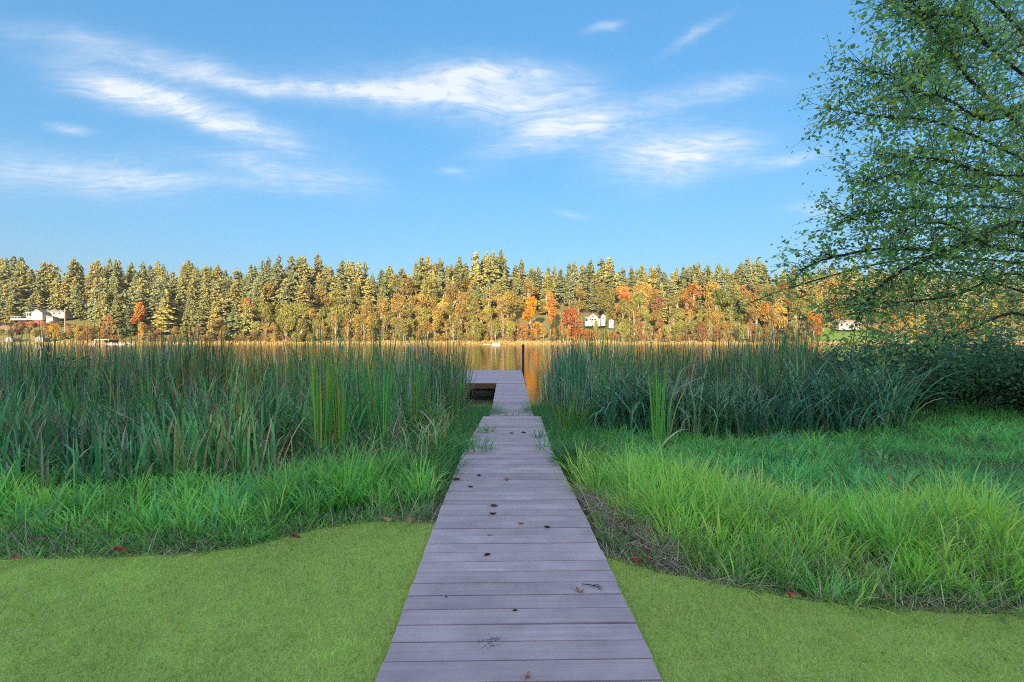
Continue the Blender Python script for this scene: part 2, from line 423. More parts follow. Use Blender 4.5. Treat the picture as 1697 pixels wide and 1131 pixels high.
tag(link('hillside', grid_mesh('hillside', np.arange(-900, 901, 12.0), np.concatenate([np.arange(290, 420, 4.0), np.arange(420, 1000, 16.0)]), hill_z, M['hill'], hill_col)),
    'wooded hillside rising from the far shore', 'hill', kind='structure')
# unseen wooded ridge, added behind the viewer to keep the near shore shaded
def ridge_z(x, y): return -.5 + 65 * np.exp(-((y + 205) / 38.0) ** 2) * (.93 + .07 * vnoise(x, y, .02)) * (1 - sstep(330, 600, np.abs(x)))
tag(link('ridge', grid_mesh('ridge', np.arange(-660, 661, 20.0), np.arange(-330, -99, 8.0), ridge_z, M['soil'])), 'unseen ridge added behind the lawn to shade the near shore', 'hill', kind='structure')

# ------------------------------------------------------------------ boardwalk and dock
DKY = [-2, 4.0, 10.72, 10.74, 16.2, 21.4, 31]
DKZ = [.06, .06, -.10, -.52, -.57, -.30, -.30]
def deck_z(y): return float(np.interp(y, DKY, DKZ))
def deck_x(y): return float(np.interp(y, [0, 6.75, 10.7, 16.2, 21.4], [.075, -.055, .0, -.02, -.045]))
BW = 1.235
PITCH = .1452
board_me = MB().box(-BW / 2, BW / 2, -.0678, .0678, -.025, 0).mesh('board', M['deck'], bevel=.0016)

def lay_boards(parent, y0, y1, yaw, me=board_me, xf=deck_x, jitter=.004):
    k = 0; y = y0
    loc0 = parent.location
    while y < y1:
        z = deck_z(y); dz = (deck_z(y + .05) - deck_z(y - .05)) / .1
        o = link('board', me, parent)
        o.location = Vector((xf(y) + random.uniform(-jitter, jitter), y, z + random.uniform(-.002, .002))) - loc0
        o.rotation_euler = (math.atan(dz), random.uniform(-.0015, .0015), yaw + random.uniform(-.0028, .0028))
        y += PITCH; k += 1
def stringers(parent, y0, y1, offs, dz=-.03, hgt=.14):
    loc0 = parent.location
    for ox in offs:
        pts = [y0] + [y for y in DKY if y0 < y < y1] + [y1]
        mb = MB()
        for a, b in zip(pts[:-1], pts[1:]):
            za, zb, xa, xb = deck_z(a) + dz, deck_z(b) + dz, deck_x(a) + ox, deck_x(b) + ox
            vs = []
            for (y, z, x) in ((a, za, xa), (b, zb, xb)):
                vs += [(x - .02, y, z), (x + .02, y, z), (x + .02, y, z - hgt), (x - .02, y, z - hgt)]
            vs = [Vector(q) - loc0 for q in vs]
            mb.add(vs, [(0, 1, 2, 3), (7, 6, 5, 4), (0, 4, 5, 1), (1, 5, 6, 2), (2, 6, 7, 3), (3, 7, 4, 0)])
        mb.build('stringer', M['darktimber'], parent)

walk = tag(empty('boardwalk', (0.03, 3.5, .0)), 'mauve grey composite boardwalk running from the lawn through the reeds', 'boardwalk')
lay_boards(walk, .45, 6.72, R(1.15))
lay_boards(walk, 6.80, 10.66, R(-.2))
lay_boards(walk, 10.80, 16.15, R(0))
stringers(walk, .4, 6.75, (-.56, 0, .56)); stringers(walk, 6.76, 10.7, (-.56, 0, .56)); stringers(walk, 10.76, 16.15, (-.5, .5), hgt=.09)
MB().box(-.62 - .03, .62 - .03, 10.735 - 3.5, 10.765 - 3.5, -.42, -.13).build('end_board', M['timber'], walk)
for y in (2.6, 5.2, 8.2, 10.4, 13.2, 15.9):
    for s in (-.5, .5):
        x = deck_x(y) + s; z = deck_z(y) - .03
        MB().box(x - .045 - walk.location.x, x + .045 - walk.location.x, y - .045 - 3.5, y + .045 - 3.5, -1.4, z - .145).build('post', M['darktimber'], walk)

gang = tag(empty('gangway', (0, 18.8, -.45)), 'narrow mauve gangway sloping up onto the floating dock', 'gangway')
lay_boards(gang, 16.28, 21.36, 0)
stringers(gang, 16.22, 21.4, (-.57, .57), hgt=.12)

dock = tag(empty('floating_dock', (-2.8, 26.1, WATER)), 'mauve floating dock platform at the end of the boardwalk', 'dock')
DX0, DX1, DY0, DY1, DZ = -6.4, .575, 21.45, 30.8, -.30
lme = MB().box(-(DX1 - DX0) / 2, (DX1 - DX0) / 2, -.0698, .0698, -.025, 0).mesh('board', M['deck'], bevel=.0035)
y = DY0 + .075
while y < DY1 - .05:
    o = link('board', lme, dock); o.location = Vector(((DX0 + DX1) / 2, y, DZ)) - dock.location; o.rotation_euler = (random.uniform(-.002, .002), 0, 0); y += PITCH
def lb(x0, x1, y0, y1, z0, z1):
    l = dock.location; return MB().box(x0 - l.x, x1 - l.x, y0 - l.y, y1 - l.y, z0 - l.z, z1 - l.z)
lb(DX0, DX1, DY0 - .04, DY0 - .002, DZ - .24, DZ - .008).build('fascia', M['timber'], dock, bevel=.004)
lb(DX0, DX1, DY1 + .002, DY1 + .04, DZ - .24, DZ - .008).build('fascia', M['timber'], dock, bevel=.004)
lb(DX1 + .003, DX1 + .04, DY0 - .04, DY1 + .04, DZ - .24, DZ - .008).build('fascia', M['timber'], dock, bevel=.004)
lb(DX0 - .04, DX0 - .003, DY0 - .04, DY1 + .04, DZ - .24, DZ - .008).build('fascia', M['timber'], dock, bevel=.004)
for x in (-5.2, -3.4, -1.25, .1):
    for y in (DY0 + .45, DY1 - .6):
        l = dock.location
        MB().tube([(x - .55 - l.x, y - l.y, WATER + .06 - l.z), (x - .5 - l.x, y - l.y, WATER + .06 - l.z), (x + .4 - l.x, y - l.y, WATER + .06 - l.z), (x + .45 - l.x, y - l.y, WATER + .06 - l.z)],
                  [.12, .2, .2, .12], 14).build('float_drum', M['drum'], dock, smooth=True)
for y in (27.0, 28.6, 30.4):
    lb(DX1 - .09, DX1 + .03, y - .05, y + .05, DZ + .004, DZ + .035).build('dock_clip', M['clip'], dock, bevel=.006)
pp = W(866, 614, 30.9); 
pole = tag(empty('mooring_pole', (DX1 + .12, 30.75, WATER)), 'thin dark mooring pole at the far right corner of the dock', 'pole')
MB().tube([(0, 0, -1.5), (0, 0, 2.05)], [.075, .075], 12).build('shaft', M['steel'], pole, smooth=True)
MB().tube([(0, 0, 2.05), (0, 0, 2.08), (0, 0, 2.1)], [.082, .082, .02], 12).build('cap', M['steel'], pole, smooth=True)
MB().box(-.09, .06, -.07, .07, .34, .46).build('bracket', M['steel'], pole, bevel=.008)

# ------------------------------------------------------------------ grass blades
def blades(base, H, Wd, az, lean, curl, segs=4, col=None, power=1.3, twist=None, wprof='grass', tipcol=None):
    """N tapering curved strips; returns verts, quads, tris, colours"""
    N = len(base); S = segs
    t = np.linspace(0, 1, S + 1)
    th = lean[:, None] + curl[:, None] * (t[None] ** power)
    thm = .5 * (th[:, 1:] + th[:, :-1])
    st = H[:, None] / S
    hor = np.concatenate([np.zeros((N, 1)), np.cumsum(np.sin(thm) * st, 1)], 1)
    ver = np.concatenate([np.zeros((N, 1)), np.cumsum(np.cos(thm) * st, 1)], 1)
    dx, dy = np.cos(az)[:, None], np.sin(az)[:, None]
    C = np.stack([base[:, 0:1] + hor * dx, base[:, 1:2] + hor * dy, base[:, 2:3] + ver], -1)
    tw = (rng.uniform(-.9, .9, N) if twist is None else twist)
    sa = az + math.pi / 2 + tw
    side = np.stack([np.cos(sa), np.sin(sa), np.zeros(N)], -1)[:, None, :]
    if wprof == 'grass': w = np.interp(t, [0, .25, .6, 1], [.55, 1, .8, .0])
    elif wprof == 'reed': w = np.interp(t, [0, .2, .75, 1], [.8, 1, .75, .0])
    else: w = np.interp(t, [0, 1], [1, 0.0])
    hw = .5 * Wd[:, None] * w[None]
    Lf = C[:, :-1] - side * hw[:, :-1, None]; Rt = C[:, :-1] + side * hw[:, :-1, None]
    V = np.empty((N, 2 * S + 1, 3)); V[:, 0:2 * S:2] = Lf; V[:, 1:2 * S:2] = Rt; V[:, 2 * S] = C[:, -1]
    o = (np.arange(N) * (2 * S + 1))[:, None]
    Q = np.concatenate([np.stack([o + 2 * k, o + 2 * k + 1, o + 2 * k + 3, o + 2 * k + 2], -1) for k in range(S - 1)], 1).reshape(-1, 4) if S > 1 else np.zeros((0, 4), int)
    T = np.stack([o + 2 * S - 2, o + 2 * S - 1, o + 2 * S], -1).reshape(-1, 3)
    c = np.repeat(col[:, None, :], 2 * S + 1, 1)
    if tipcol is not None:
        tv = np.concatenate([np.repeat(t[:-1], 2), [1.0]])[None, :, None]
        k = np.clip((tv - tipcol[1][:, None, None]) / .25, 0, 1)
        c = c * (1 - k) + tipcol[0][:, None, :] * k
    return V.reshape(-1, 3), Q, T, c.reshape(-1, 3)

def merge(parts):
    V = []; Q = []; T = []; C = []; o = 0
    for v, q, t, c in parts:
        V.append(v); Q.append(q + o); T.append(t + o); C.append(c); o += len(v)
    return np.concatenate(V), np.concatenate(Q), np.concatenate(T), np.concatenate(C)

def stuff(name, parts, mat, label, cat, origin=None):
    v, q, t, c = merge(parts)
    o = origin if origin is not None else np.array([v[:, 0].mean(), v[:, 1].mean(), v[:, 2].min()])
    ob = link(name, np_mesh(name, v - o, quads=q, tris=t, col=c, mat=mat), loc=tuple(o))
    return tag(ob, label, cat, kind='stuff')

def pick(cols, p, n, var=.18):
    cols = np.array(cols); i = rng.choice(len(cols), n, p=np.array(p) / np.sum(p))
    return np.clip(cols[i] * (1 + rng.uniform(-var, var, (n, 1))) * (1 + rng.uniform(-.06, .06, (n, 3))), 0, 1)

def scatter(n, x0, x1, y0, y1, ok=None):
    x = rng.uniform(x0, x1, n); y = rng.uniform(y0, y1, n)
    if ok is not None:
        k = ok(x, y); x, y = x[k], y[k]
    return x, y
def walk_gap(x, y, m=.66):            # keep off the boardwalk
    return np.abs(x - np.interp(y, [0, 6.75, 10.7, 21.4], [.075, -.055, 0, -.045])) > m

GREEN = [(.10, .36, .035), (.17, .46, .04), (.07, .27, .04), (.26, .50, .05)]
def grassy(x, y, h0, h1, w0, w1, cols, p, lift=.0, lean=(.1, .7), curl=(.1, 1.0), segs=4, azf=None, var=.2, hmul=None, **kw):
    n = len(x)
    z = ground_z(x, y) - .01 + rng.uniform(0, 1, n) ** 1.5 * lift
    H = rng.uniform(h0, h1, n) * (.75 + .5 * vnoise(x, y, 1.7))
    if hmul is not None: H = H * hmul
    az = rng.uniform(0, 2 * math.pi, n) if azf is None else azf(x, y)
    return blades(np.stack([x, y, z], -1), H, rng.uniform(w0, w1, n), az, rng.uniform(*lean, n), rng.uniform(*curl, n), segs, pick(cols, p, n, var), **kw)

def tufts(cx, cy, per, r, h, w, cols, p, lean=(.0, .95), curl=(.1, 1.1), lift=.12, segs=4, cvar=.42, hcap=None):
    """bunches of blades that fan out from a common foot; colour drifts from bunch to bunch"""
    N = len(cx); i = np.repeat(np.arange(N), per); n = len(i)
    a = rng.uniform(0, 6.28, n); q = np.sqrt(rng.random(n))
    rr = (r * rng.uniform(.6, 1.4, N))[i] * q
    x = cx[i] + rr * np.cos(a); y = cy[i] + rr * np.sin(a)
    z = ground_z(x, y) - .01 + rng.random(n) ** 1.6 * lift
    th = (h * rng.uniform(.62, 1.3, N) * (.7 + .6 * vnoise(cx, cy, 1.1)) * (1 if hcap is None else hcap))[i]
    cc = pick(cols, p, N, .1)[i] * .55 + pick(cols, p, n, .2) * .45
    cc = cc * (1 + rng.uniform(-cvar, cvar, N))[i][:, None]
    lay = rng.uniform(0, 6.28, N); az = a + rng.normal(0, .45, n)
    return blades(np.stack([x, y, z], -1), th * rng.uniform(.55, 1.1, n), (w * rng.uniform(.7, 1.3, n)), az, lean[0] + (lean[1] - lean[0]) * q * rng.uniform(.4, 1.2, n), rng.uniform(*curl, n), segs, np.clip(cc, 0, 1))

# lawn turf: very short blades over the lawn sheet near the camera
x, y = scatter(400000, -4.6, 4.6, .9, 4.25, lambda x, y: (y < edge(x) + .03) & walk_gap(x, y, .63))
n = len(x)
dry = vnoise(x, y, 2.2)
c = pick([(.48, .65, .15), (.58, .73, .19), (.37, .58, .13), (.70, .72, .32), (.22, .40, .08)], [4, 4, 4, 1.4, 2], n, .28) * (.84 + .40 * vnoise(x, y, 2.6) * (.5 + 1.0 * vnoise(x, y, 11.0)))[:, None]
tb = blades(np.stack([x, y, np.zeros(n)], -1), rng.uniform(.015, .042, n), rng.uniform(.0032, .006, n), rng.uniform(0, 6.28, n), rng.uniform(.2, 1.1, n), rng.uniform(0, .5, n), 1, c)
stuff('lawn_grass', [tb], M['turf'], 'dense short yellow green turf of the mown lawn', 'grass')

# left bank: canary grass behind the lawn edge
def lbank(x, y): d = y - edge(x); return (d > .16) & walk_gap(x, y, .68)
parts = []
GL = [(.32, .76, .16), (.44, .82, .16), (.22, .60, .17), (.58, .82, .20), (.20, .54, .26)]
x, y = scatter(900, -7.5, -.74, 3.4, 6.2, lambda x, y: lbank(x, y) & (y - edge(x) > .3) & (y - edge(x) < 1.55) & (rng.random(len(x)) < .25 + 1.1 * vnoise(x, y, 1.9)))
d = y - edge(x)
parts.append(tufts(x, y, 36, .13, .33, .013, GL, [4, 4, 3, 1.5, 2], lift=.2, hcap=(.5 + .6 * sstep(.15, .75, d)) * interp(x, [-7, -3.4, -2.2, -1], [.72, .76, 1.0, 1.08])))
x, y = scatter(9000, -7.5, -.70, 3.4, 6.0, lambda x, y: lbank(x, y) & (y - edge(x) < 1.7))
d = y - edge(x)
parts.append(grassy(x, y, .12, .28, .007, .013, [(.18, .52, .15), (.26, .60, .15), (.13, .40, .15)], [4, 3, 3], lift=.08, lean=(.2, 1.1), curl=(.2, 1.3), hmul=.45 + .55 * sstep(.1, .7, d)))
x, y = scatter(700, -9.5, -.72, 4.9, 8.4, lambda x, y: (y - edge(x) > 1.3) & walk_gap(x, y, .72) & (rng.random(len(x)) < .2 + vnoise(x, y, 1.3)))
parts.append(tufts(x, y, 24, .14, .32, .014, [(.09, .36, .10), (.14, .44, .10), (.07, .25, .08), (.30, .34, .10)], [4, 3, 3, 1], lift=.12))
x, y = scatter(6000, -9.5, -.66, 4.6, 8.4, lambda x, y: (y - edge(x) > 1.1) & walk_gap(x, y, .67))
parts.append(grassy(x, y, .2, .4, .006, .012, [(.08, .28, .08), (.11, .34, .08), (.06, .18, .06), (.30, .28, .14)], [4, 3, 3, 2], lift=.10, lean=(.2, 1.2), curl=(.3, 1.4)))
x, y = scatter(5000, -1.9, -.62, 5.5, 15.5, lambda x, y: walk_gap(x, y, .60 + .07 * vnoise(x, y, 3)) & (x > -1.0 - .06 * y))
parts.append(grassy(x, y, .22, .5, .006, .013, [(.09, .34, .10), (.16, .44, .09), (.06, .22, .08)], [3, 3, 2], lift=.12, lean=(.2, 1.0), curl=(.3, 1.3)))
x, y = scatter(420, -7.5, -.8, 3.4, 4.8, lambda x, y: (y - edge(x) > .06) & (y - edge(x) < .42))
parts.append(tufts(x, y, 26, .10, .20, .010, GL, [3, 2, 4, 1, 3], lean=(.3, 1.3), lift=.05))
stuff('bank_grass', parts, M['blade'], 'fresh green canary grass along the left lawn edge', 'grass')

# right bank: bright tall grass
parts = []
def rfront(x, y): return edge(x) + interp(x, [.6, 1.2, 3, 6, 9], [3.0, 2.5, 1.35, .95, .9])
GR = [(.46, .84, .14), (.60, .88, .17), (.30, .68, .16), (.74, .88, .24), (.26, .60, .26)]
x, y = scatter(1500, .74, 8.5, 2.8, 6.6, lambda x, y: (y - edge(x) > .28) & walk_gap(x, y, .80) & (y < rfront(x, y)) & (rng.random(len(x)) < .3 + 1.0 * vnoise(x, y, 1.7)) & ((x > .78 + .24 * np.maximum(0, 4.6 - y)) | (y > 4.6)))
d = y - edge(x)
parts.append(tufts(x, y, 42, .12, .37, .0105, GR, [4, 4, 2, 2, 1.2], lean=(.0, .8), lift=.18, hcap=(.55 + .6 * sstep(.2, .9, d)) * interp(x, [1, 2, 3.2, 6], [1.0, .98, .80, .66])))
x, y = scatter(13000, .72, 8.5, 2.8, 6.6, lambda x, y: (y - edge(x) > .2) & walk_gap(x, y, .76) & (y < rfront(x, y)) & ((x > .76 + .24 * np.maximum(0, 4.6 - y)) | (y > 4.6)))
d = y - edge(x)
parts.append(grassy(x, y, .2, .42, .006, .011, [(.36, .70, .14), (.46, .76, .16), (.22, .54, .16)], [4, 3, 3], lift=.10, lean=(.05, .8), curl=(.1, 1.1), hmul=(.5 + .6 * sstep(.15, .8, d)) * interp(x, [1, 3, 6], [1, .8, .7])))
x, y = scatter(60, .74, 1.1, 3.6, 5.0, lambda x, y: walk_gap(x, y, .74) & (y - edge(x) > .15))
parts.append(tufts(x, y, 14, .07, .22, .009, GR, [3, 2, 4, 1, 3], lean=(.1, 1.0), lift=.05))
x, y = scatter(700, 1.15, 8.5, 2.7, 4.0, lambda x, y: (y - edge(x) > .08) & (y - edge(x) < .5))
parts.append(tufts(x, y, 24, .10, .24, .010, GR, [3, 2, 4, 1, 3], lean=(.2, 1.2), lift=.06))
stuff('bank_grass', parts, M['blade'], 'bright lime green tall grass along the right lawn edge', 'grass')

# right meadow: lower, bluer, lying grass running back to the reeds
parts = []
GM = [(.26, .74, .20), (.36, .82, .20), (.19, .60, .18), (.52, .82, .20), (.20, .66, .32), (.14, .46, .14)]
x, y = scatter(2600, .75, 13.0, 4.0, 11.5, lambda x, y: (y > rfront(x, y) - .4) & walk_gap(x, y, .75) & (x < 1.15 * y + .6) & (rng.random(len(x)) < .35 + .9 * vnoise(x, y, 1.2)))
parts.append(tufts(x, y, 18, .15, .27, .014, GM, [4, 4, 3, 2, 2, 2], lean=(.1, 1.15), curl=(.2, 1.4), lift=.08))
x, y = scatter(26000, .62, 13.0, 4.0, 11.5, lambda x, y: (y > rfront(x, y) - .4) & walk_gap(x, y, .64) & (x < 1.15 * y + .6))
parts.append(grassy(x, y, .10, .26, .008, .014, [(.24, .68, .20), (.32, .74, .20), (.16, .52, .18), (.56, .54, .32)], [4, 4, 3, .6], lift=.06, lean=(.3, 1.3), curl=(.2, 1.3)))
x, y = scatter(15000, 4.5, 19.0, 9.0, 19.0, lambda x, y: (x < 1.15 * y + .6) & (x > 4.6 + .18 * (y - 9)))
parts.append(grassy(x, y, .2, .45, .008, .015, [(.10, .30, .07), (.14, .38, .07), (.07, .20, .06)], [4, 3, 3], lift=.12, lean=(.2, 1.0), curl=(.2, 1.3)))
x, y = scatter(5500, .58, 1.9, 6.2, 15.5, lambda x, y: walk_gap(x, y, .60 + .08 * vnoise(x, y, 3)) & (x < 1.0 + .05 * y))
parts.append(grassy(x, y, .22, .5, .006, .013, [(.09, .34, .10), (.18, .46, .09), (.06, .22, .08)], [3, 3, 2], lift=.12, lean=(.2, 1.0), curl=(.3, 1.3)))
stuff('meadow_grass', parts, M['blade'], 'low blue green meadow grass between the bright bank and the reeds', 'grass')

# dry straw: thatch at the foot of both banks, and the grey heap beside the boardwalk
STRAW = [(.60, .50, .39), (.46, .38, .30), (.74, .64, .50), (.28, .24, .18)]
parts = []
for (x0, x1, n0) in ((-7.5, -.66, 7500), (.68, 8.5, 9500)):
    x, y = scatter(n0 * 3, x0, x1, 2.7, 5.2, lambda x, y: (y - edge(x) > -.07 * vnoise(x, y, 4.0)) & (y - edge(x) < .5) & walk_gap(x, y, .66))
    x, y = x[:n0], y[:n0]
    parts.append(grassy(x, y, .10, .26, .003, .006, STRAW + [(.12, .28, .10), (.16, .36, .10)], [2, 2, 1, 2, 5, 4], lift=.05, lean=(.3, 1.5), curl=(-.2, .9), segs=3))
x, y = scatter(3000, .68, 8.5, 2.9, 4.6, lambda x, y: (y - edge(x) > .15) & (y - edge(x) < 1.0))
parts.append(grassy(x, y, .2, .42, .003, .006, STRAW, [3, 3, 2, 2], lift=.04, lean=(.1, .7), curl=(.0, .8), segs=3))
x, y = scatter(1300, -7.5, -.7, 3.5, 5.2, lambda x, y: (y - edge(x) > .1) & (y - edge(x) < .9))
parts.append(grassy(x, y, .15, .35, .003, .006, STRAW, [3, 3, 2, 2], lift=.04, lean=(.1, .9), curl=(.0, .9), segs=3))
for (x0, x1, n0) in ((-7.5, -.66, 1800), (.68, 8.5, 3200)):
    x, y = scatter(n0 * 4, x0, x1, 2.65, 5.0, lambda x, y: (y - edge(x) > -.04 * vnoise(x, y, 5.0)) & (y - edge(x) < .42 * vnoise(x, y, 1.8) + .1) & walk_gap(x, y, .66))
    x, y = x[:n0], y[:n0]
    parts.append(grassy(x, y, .07, .22, .003, .007, STRAW, [4, 3, 3, 1], lift=.05, lean=(1.1, 1.65), curl=(-.3, .4), segs=3))
x, y = scatter(3500, -9, -.9, 5.0, 10.0, lambda x, y: walk_gap(x, y, .8) & (y - edge(x) > .9) & (rng.random(len(x)) < -.1 + 1.2 * vnoise(x + 7, y, 1.2)))
parts.append(grassy(x, y, .3, .9, .005, .012, STRAW + [(.42, .24, .12), (.30, .16, .10)], [3, 3, 2, 2, 1, 1], lift=.1, lean=(.1, 1.3), curl=(-.2, 1.4), segs=4))
stuff('straw_thatch', parts, M['straw'], 'dead straw thatch along the foot of the grass banks', 'dry grass')
# heap
n = 3200
u = rng.uniform(0, 1, n); hx = .72 + .36 * u + rng.normal(0, .045, n); hy = 4.9 - 1.45 * u + rng.normal(0, .16, n)
keep = walk_gap(hx, hy, .665) & (hy > edge(hx) + .03); hx, hy = hx[keep], hy[keep]; n = len(hx)
prof = np.exp(-(((hx - .72 - .36 * (4.9 - hy) / 1.45) / .17) ** 2))
hz = ground_z(hx, hy) + .13 * prof * rng.uniform(.3, 1, n)
hp = blades(np.stack([hx, hy, hz], -1), rng.uniform(.08, .24, n), rng.uniform(.003, .008, n), rng.uniform(0, 6.28, n), rng.uniform(1.1, 1.8, n), rng.uniform(-.4, .6, n), 4,
            pick([(.56, .46, .40), (.44, .36, .31), (.68, .57, .48), (.26, .21, .17)], [4, 4, 2, 3], n))
stuff('straw_heap', [hp], M['straw'], 'grey heap of raked dead grass right of the boardwalk', 'dry grass')

# ------------------------------------------------------------------ cattail and sedge beds
REED = [(.11, .27, .10), (.07, .18, .08), (.18, .36, .09), (.30, .33, .10), (.44, .36, .28)]
BROWN = np.array([.26, .19, .12])
def reeds(x, y, h0, h1, w0, w1, p=(4, 4, 3, 1, 1.2), lean=(0, .16), curl=(0, .45), segs=6, cols=REED, hm=None, power=2.6):
    n = len(x); z = np.maximum(ground_z(x, y), WATER - .25)
    H = rng.uniform(h0, h1, n) * (.50 + .66 * vnoise(x, y, .6) + .30 * vnoise(x, y, 2.1))
    if hm is not None: H = H * hm
    tip = (np.repeat(BROWN[None], n, 0) * rng.uniform(.6, 1.3, (n, 1)), np.where(rng.random(n) < .35, rng.uniform(.5, .9, n), 1.5))
    return blades(np.stack([x, y, z], -1), H, rng.uniform(w0, w1, n), rng.uniform(0, 6.28, n), rng.uniform(*lean, n), rng.uniform(*curl, n) + (rng.random(n) < .15) * rng.uniform(.6, 2.4, n),
                  segs, np.clip(pick(cols, p, n, .22) * (.62 + 1.25 * vnoise(x + 31, y, .75))[:, None] * (1 + (vnoise(x, y + 17, .5)[:, None] - .45) * np.array([.9, .15, -.5])), 0, 1), power=power, wprof='reed', tipcol=tip)

def lbed(x, y): return (y > 9.0 + 1.6 * vnoise(x, y, .9) - 1.8 * sstep(-5.0, -7.5, x)) & (x < -1.15 - .045 * (y - 7)) & (x > -1.2 * y - 1.0) & ~((y > 20.8) & (x > -6.9))
parts = []
x, y = scatter(25000, -26, -1.0, 7.4, 21.0, lambda x, y: lbed(x, y) & (rng.random(len(x)) < -.05 + 1.25 * vnoise(x, y, 1.0)))
parts.append(reeds(x, y, 1.15, 1.95, .014, .032, p=(4, 3, 3.5, 2, 3.4), hm=interp(y, [7, 9, 13, 21], [.76, .90, 1.03, 1.10])))
x, y = scatter(4200, -26, -1.3, 8.0, 20.5, lambda x, y: lbed(x, y) & (rng.random(len(x)) < -.3 + 1.6 * vnoise(x, y, .7)))
parts.append(reeds(x, y, 1.8, 2.5, .014, .026, p=(4, 4, 2, 1, .4), lean=(0, .13), curl=(0, .3), hm=interp(y, [7, 9, 13, 21], [.80, .92, 1.0, 1.06])))
x, y = scatter(8000, -26, -1.4, 7.6, 20.5, lambda x, y: lbed(x, y))
parts.append(reeds(x, y, .6, 1.5, .010, .018, p=(.5, .5, .5, .5, 4), lean=(.05, .7), curl=(0, 1.6)))
stuff('cattail_bed', parts, M['reed'], 'dense dark green cattail bed left of the boardwalk', 'cattails')

parts = []
def rbed(x, y): return (x > 1.05 + .012 * (y - 8)) & (x < 1.2 * y + 1) & (x < .58 * y + .9 * vnoise(x, y, .5))
x, y = scatter(16000, 1.0, 15, 9.8, 20.5, lambda x, y: rbed(x, y) & (rng.random(len(x)) < .0 + 1.25 * vnoise(x, y, 1.0)))
parts.append(reeds(x, y, 1.15, 1.95, .013, .028, cols=[(.11, .27, .12), (.075, .19, .10), (.18, .36, .11), (.34, .36, .13), (.50, .41, .32)], p=(4, 3.5, 3, 1.6, 2.2),
                   hm=interp(y, [9, 11, 14, 21], [.84, .95, 1.05, 1.1]) * interp(x, [1, 2, 3, 9, 11], [1.02, 1.10, 1.0, .98, .8])))
x, y = scatter(2400, 1.2, 13, 10.5, 20, lambda x, y: rbed(x, y) & (rng.random(len(x)) < -.2 + 1.5 * vnoise(x, y, .7)))
parts.append(reeds(x, y, 1.85, 2.65, .013, .024, p=(4, 4, 2, 1, .4), lean=(0, .14), curl=(0, .4)))
x, y = scatter(4000, 1.3, 12, 11, 20, lambda x, y: rbed(x, y))
parts.append(reeds(x, y, .6, 1.5, .010, .018, p=(.5, .5, .5, .5, 4), lean=(.05, .7), curl=(0, 1.6)))
stuff('cattail_bed', parts, M['reed'], 'dense dark cattail bed right of the boardwalk', 'cattails')

# arching sedge in front of the right bed
parts = []
x, y = scatter(4600, 1.7, 8.6, 8.2, 11.0, lambda x, y: (x < .80 * y) & (y > 8.35 + .5 * vnoise(x, y, 1.1) + .06 * x) & (rng.random(len(x)) < .25 + vnoise(x, y, 1.5)))
parts.append(reeds(x, y, .95, 1.6, .020, .038, cols=[(.15, .38, .18), (.22, .48, .27), (.10, .26, .13), (.36, .46, .15), (.52, .37, .26)], p=(4, 4, 3, 1, 1), lean=(.02, .45), curl=(.5, 2.3), segs=8, power=1.9))
stuff('sedge_bed', parts, M['reed'], 'arching blue green sedge leaves in front of the right cattails', 'sedge')
# iris leaves at the far left front
parts = []
x, y = scatter(4800, -10.5, -2.4, 4.7, 8.0, lambda x, y: (x < -3.0 - .25 * np.sin(y * 3) - .35 * np.maximum(0, 6.0 - y) + .7 * np.maximum(0, y - 6.6)) & (x > -1.2 * y - .5) & (rng.random(len(x)) < .25 + vnoise(x, y, 1.3)))
parts.append(reeds(x, y, .62, 1.15, .018, .038, cols=[(.13, .36, .13), (.09, .25, .10), (.22, .48, .12), (.36, .36, .12), (.44, .31, .18)], p=(4, 3, 3.5, 1.6, 2), lean=(.0, .42), curl=(.0, .9), segs=6, hm=interp(y, [4.7, 6, 8], [.8, 1.0, 1.25])))
stuff('iris_bed', parts, M['reed'], 'broad sword shaped iris leaves at the far left of the marsh', 'iris')
# weedy middle band on the left
parts = []
x, y = scatter(8500, -9.0, -1.0, 5.5, 11.0, lambda x, y: walk_gap(x, y, .8) & (rng.random(len(x)) < -.22 + 1.25 * vnoise(x, y, 1.4)))
parts.append(reeds(x, y, .40, .95, .009, .020, hm=interp(y, [5.5, 7.5, 11], [.65, .9, 1.35]), cols=[(.09, .33, .11), (.15, .44, .11), (.06, .20, .08), (.36, .31, .16), (.48, .38, .28)], p=(4, 4, 2, 1.2, 2.2), lean=(.05, .9), curl=(.2, 1.8), segs=5))
stuff('marsh_weeds', parts, M['reed'], 'tangled weeds and dead stems between the bank and the left cattails', 'weeds')

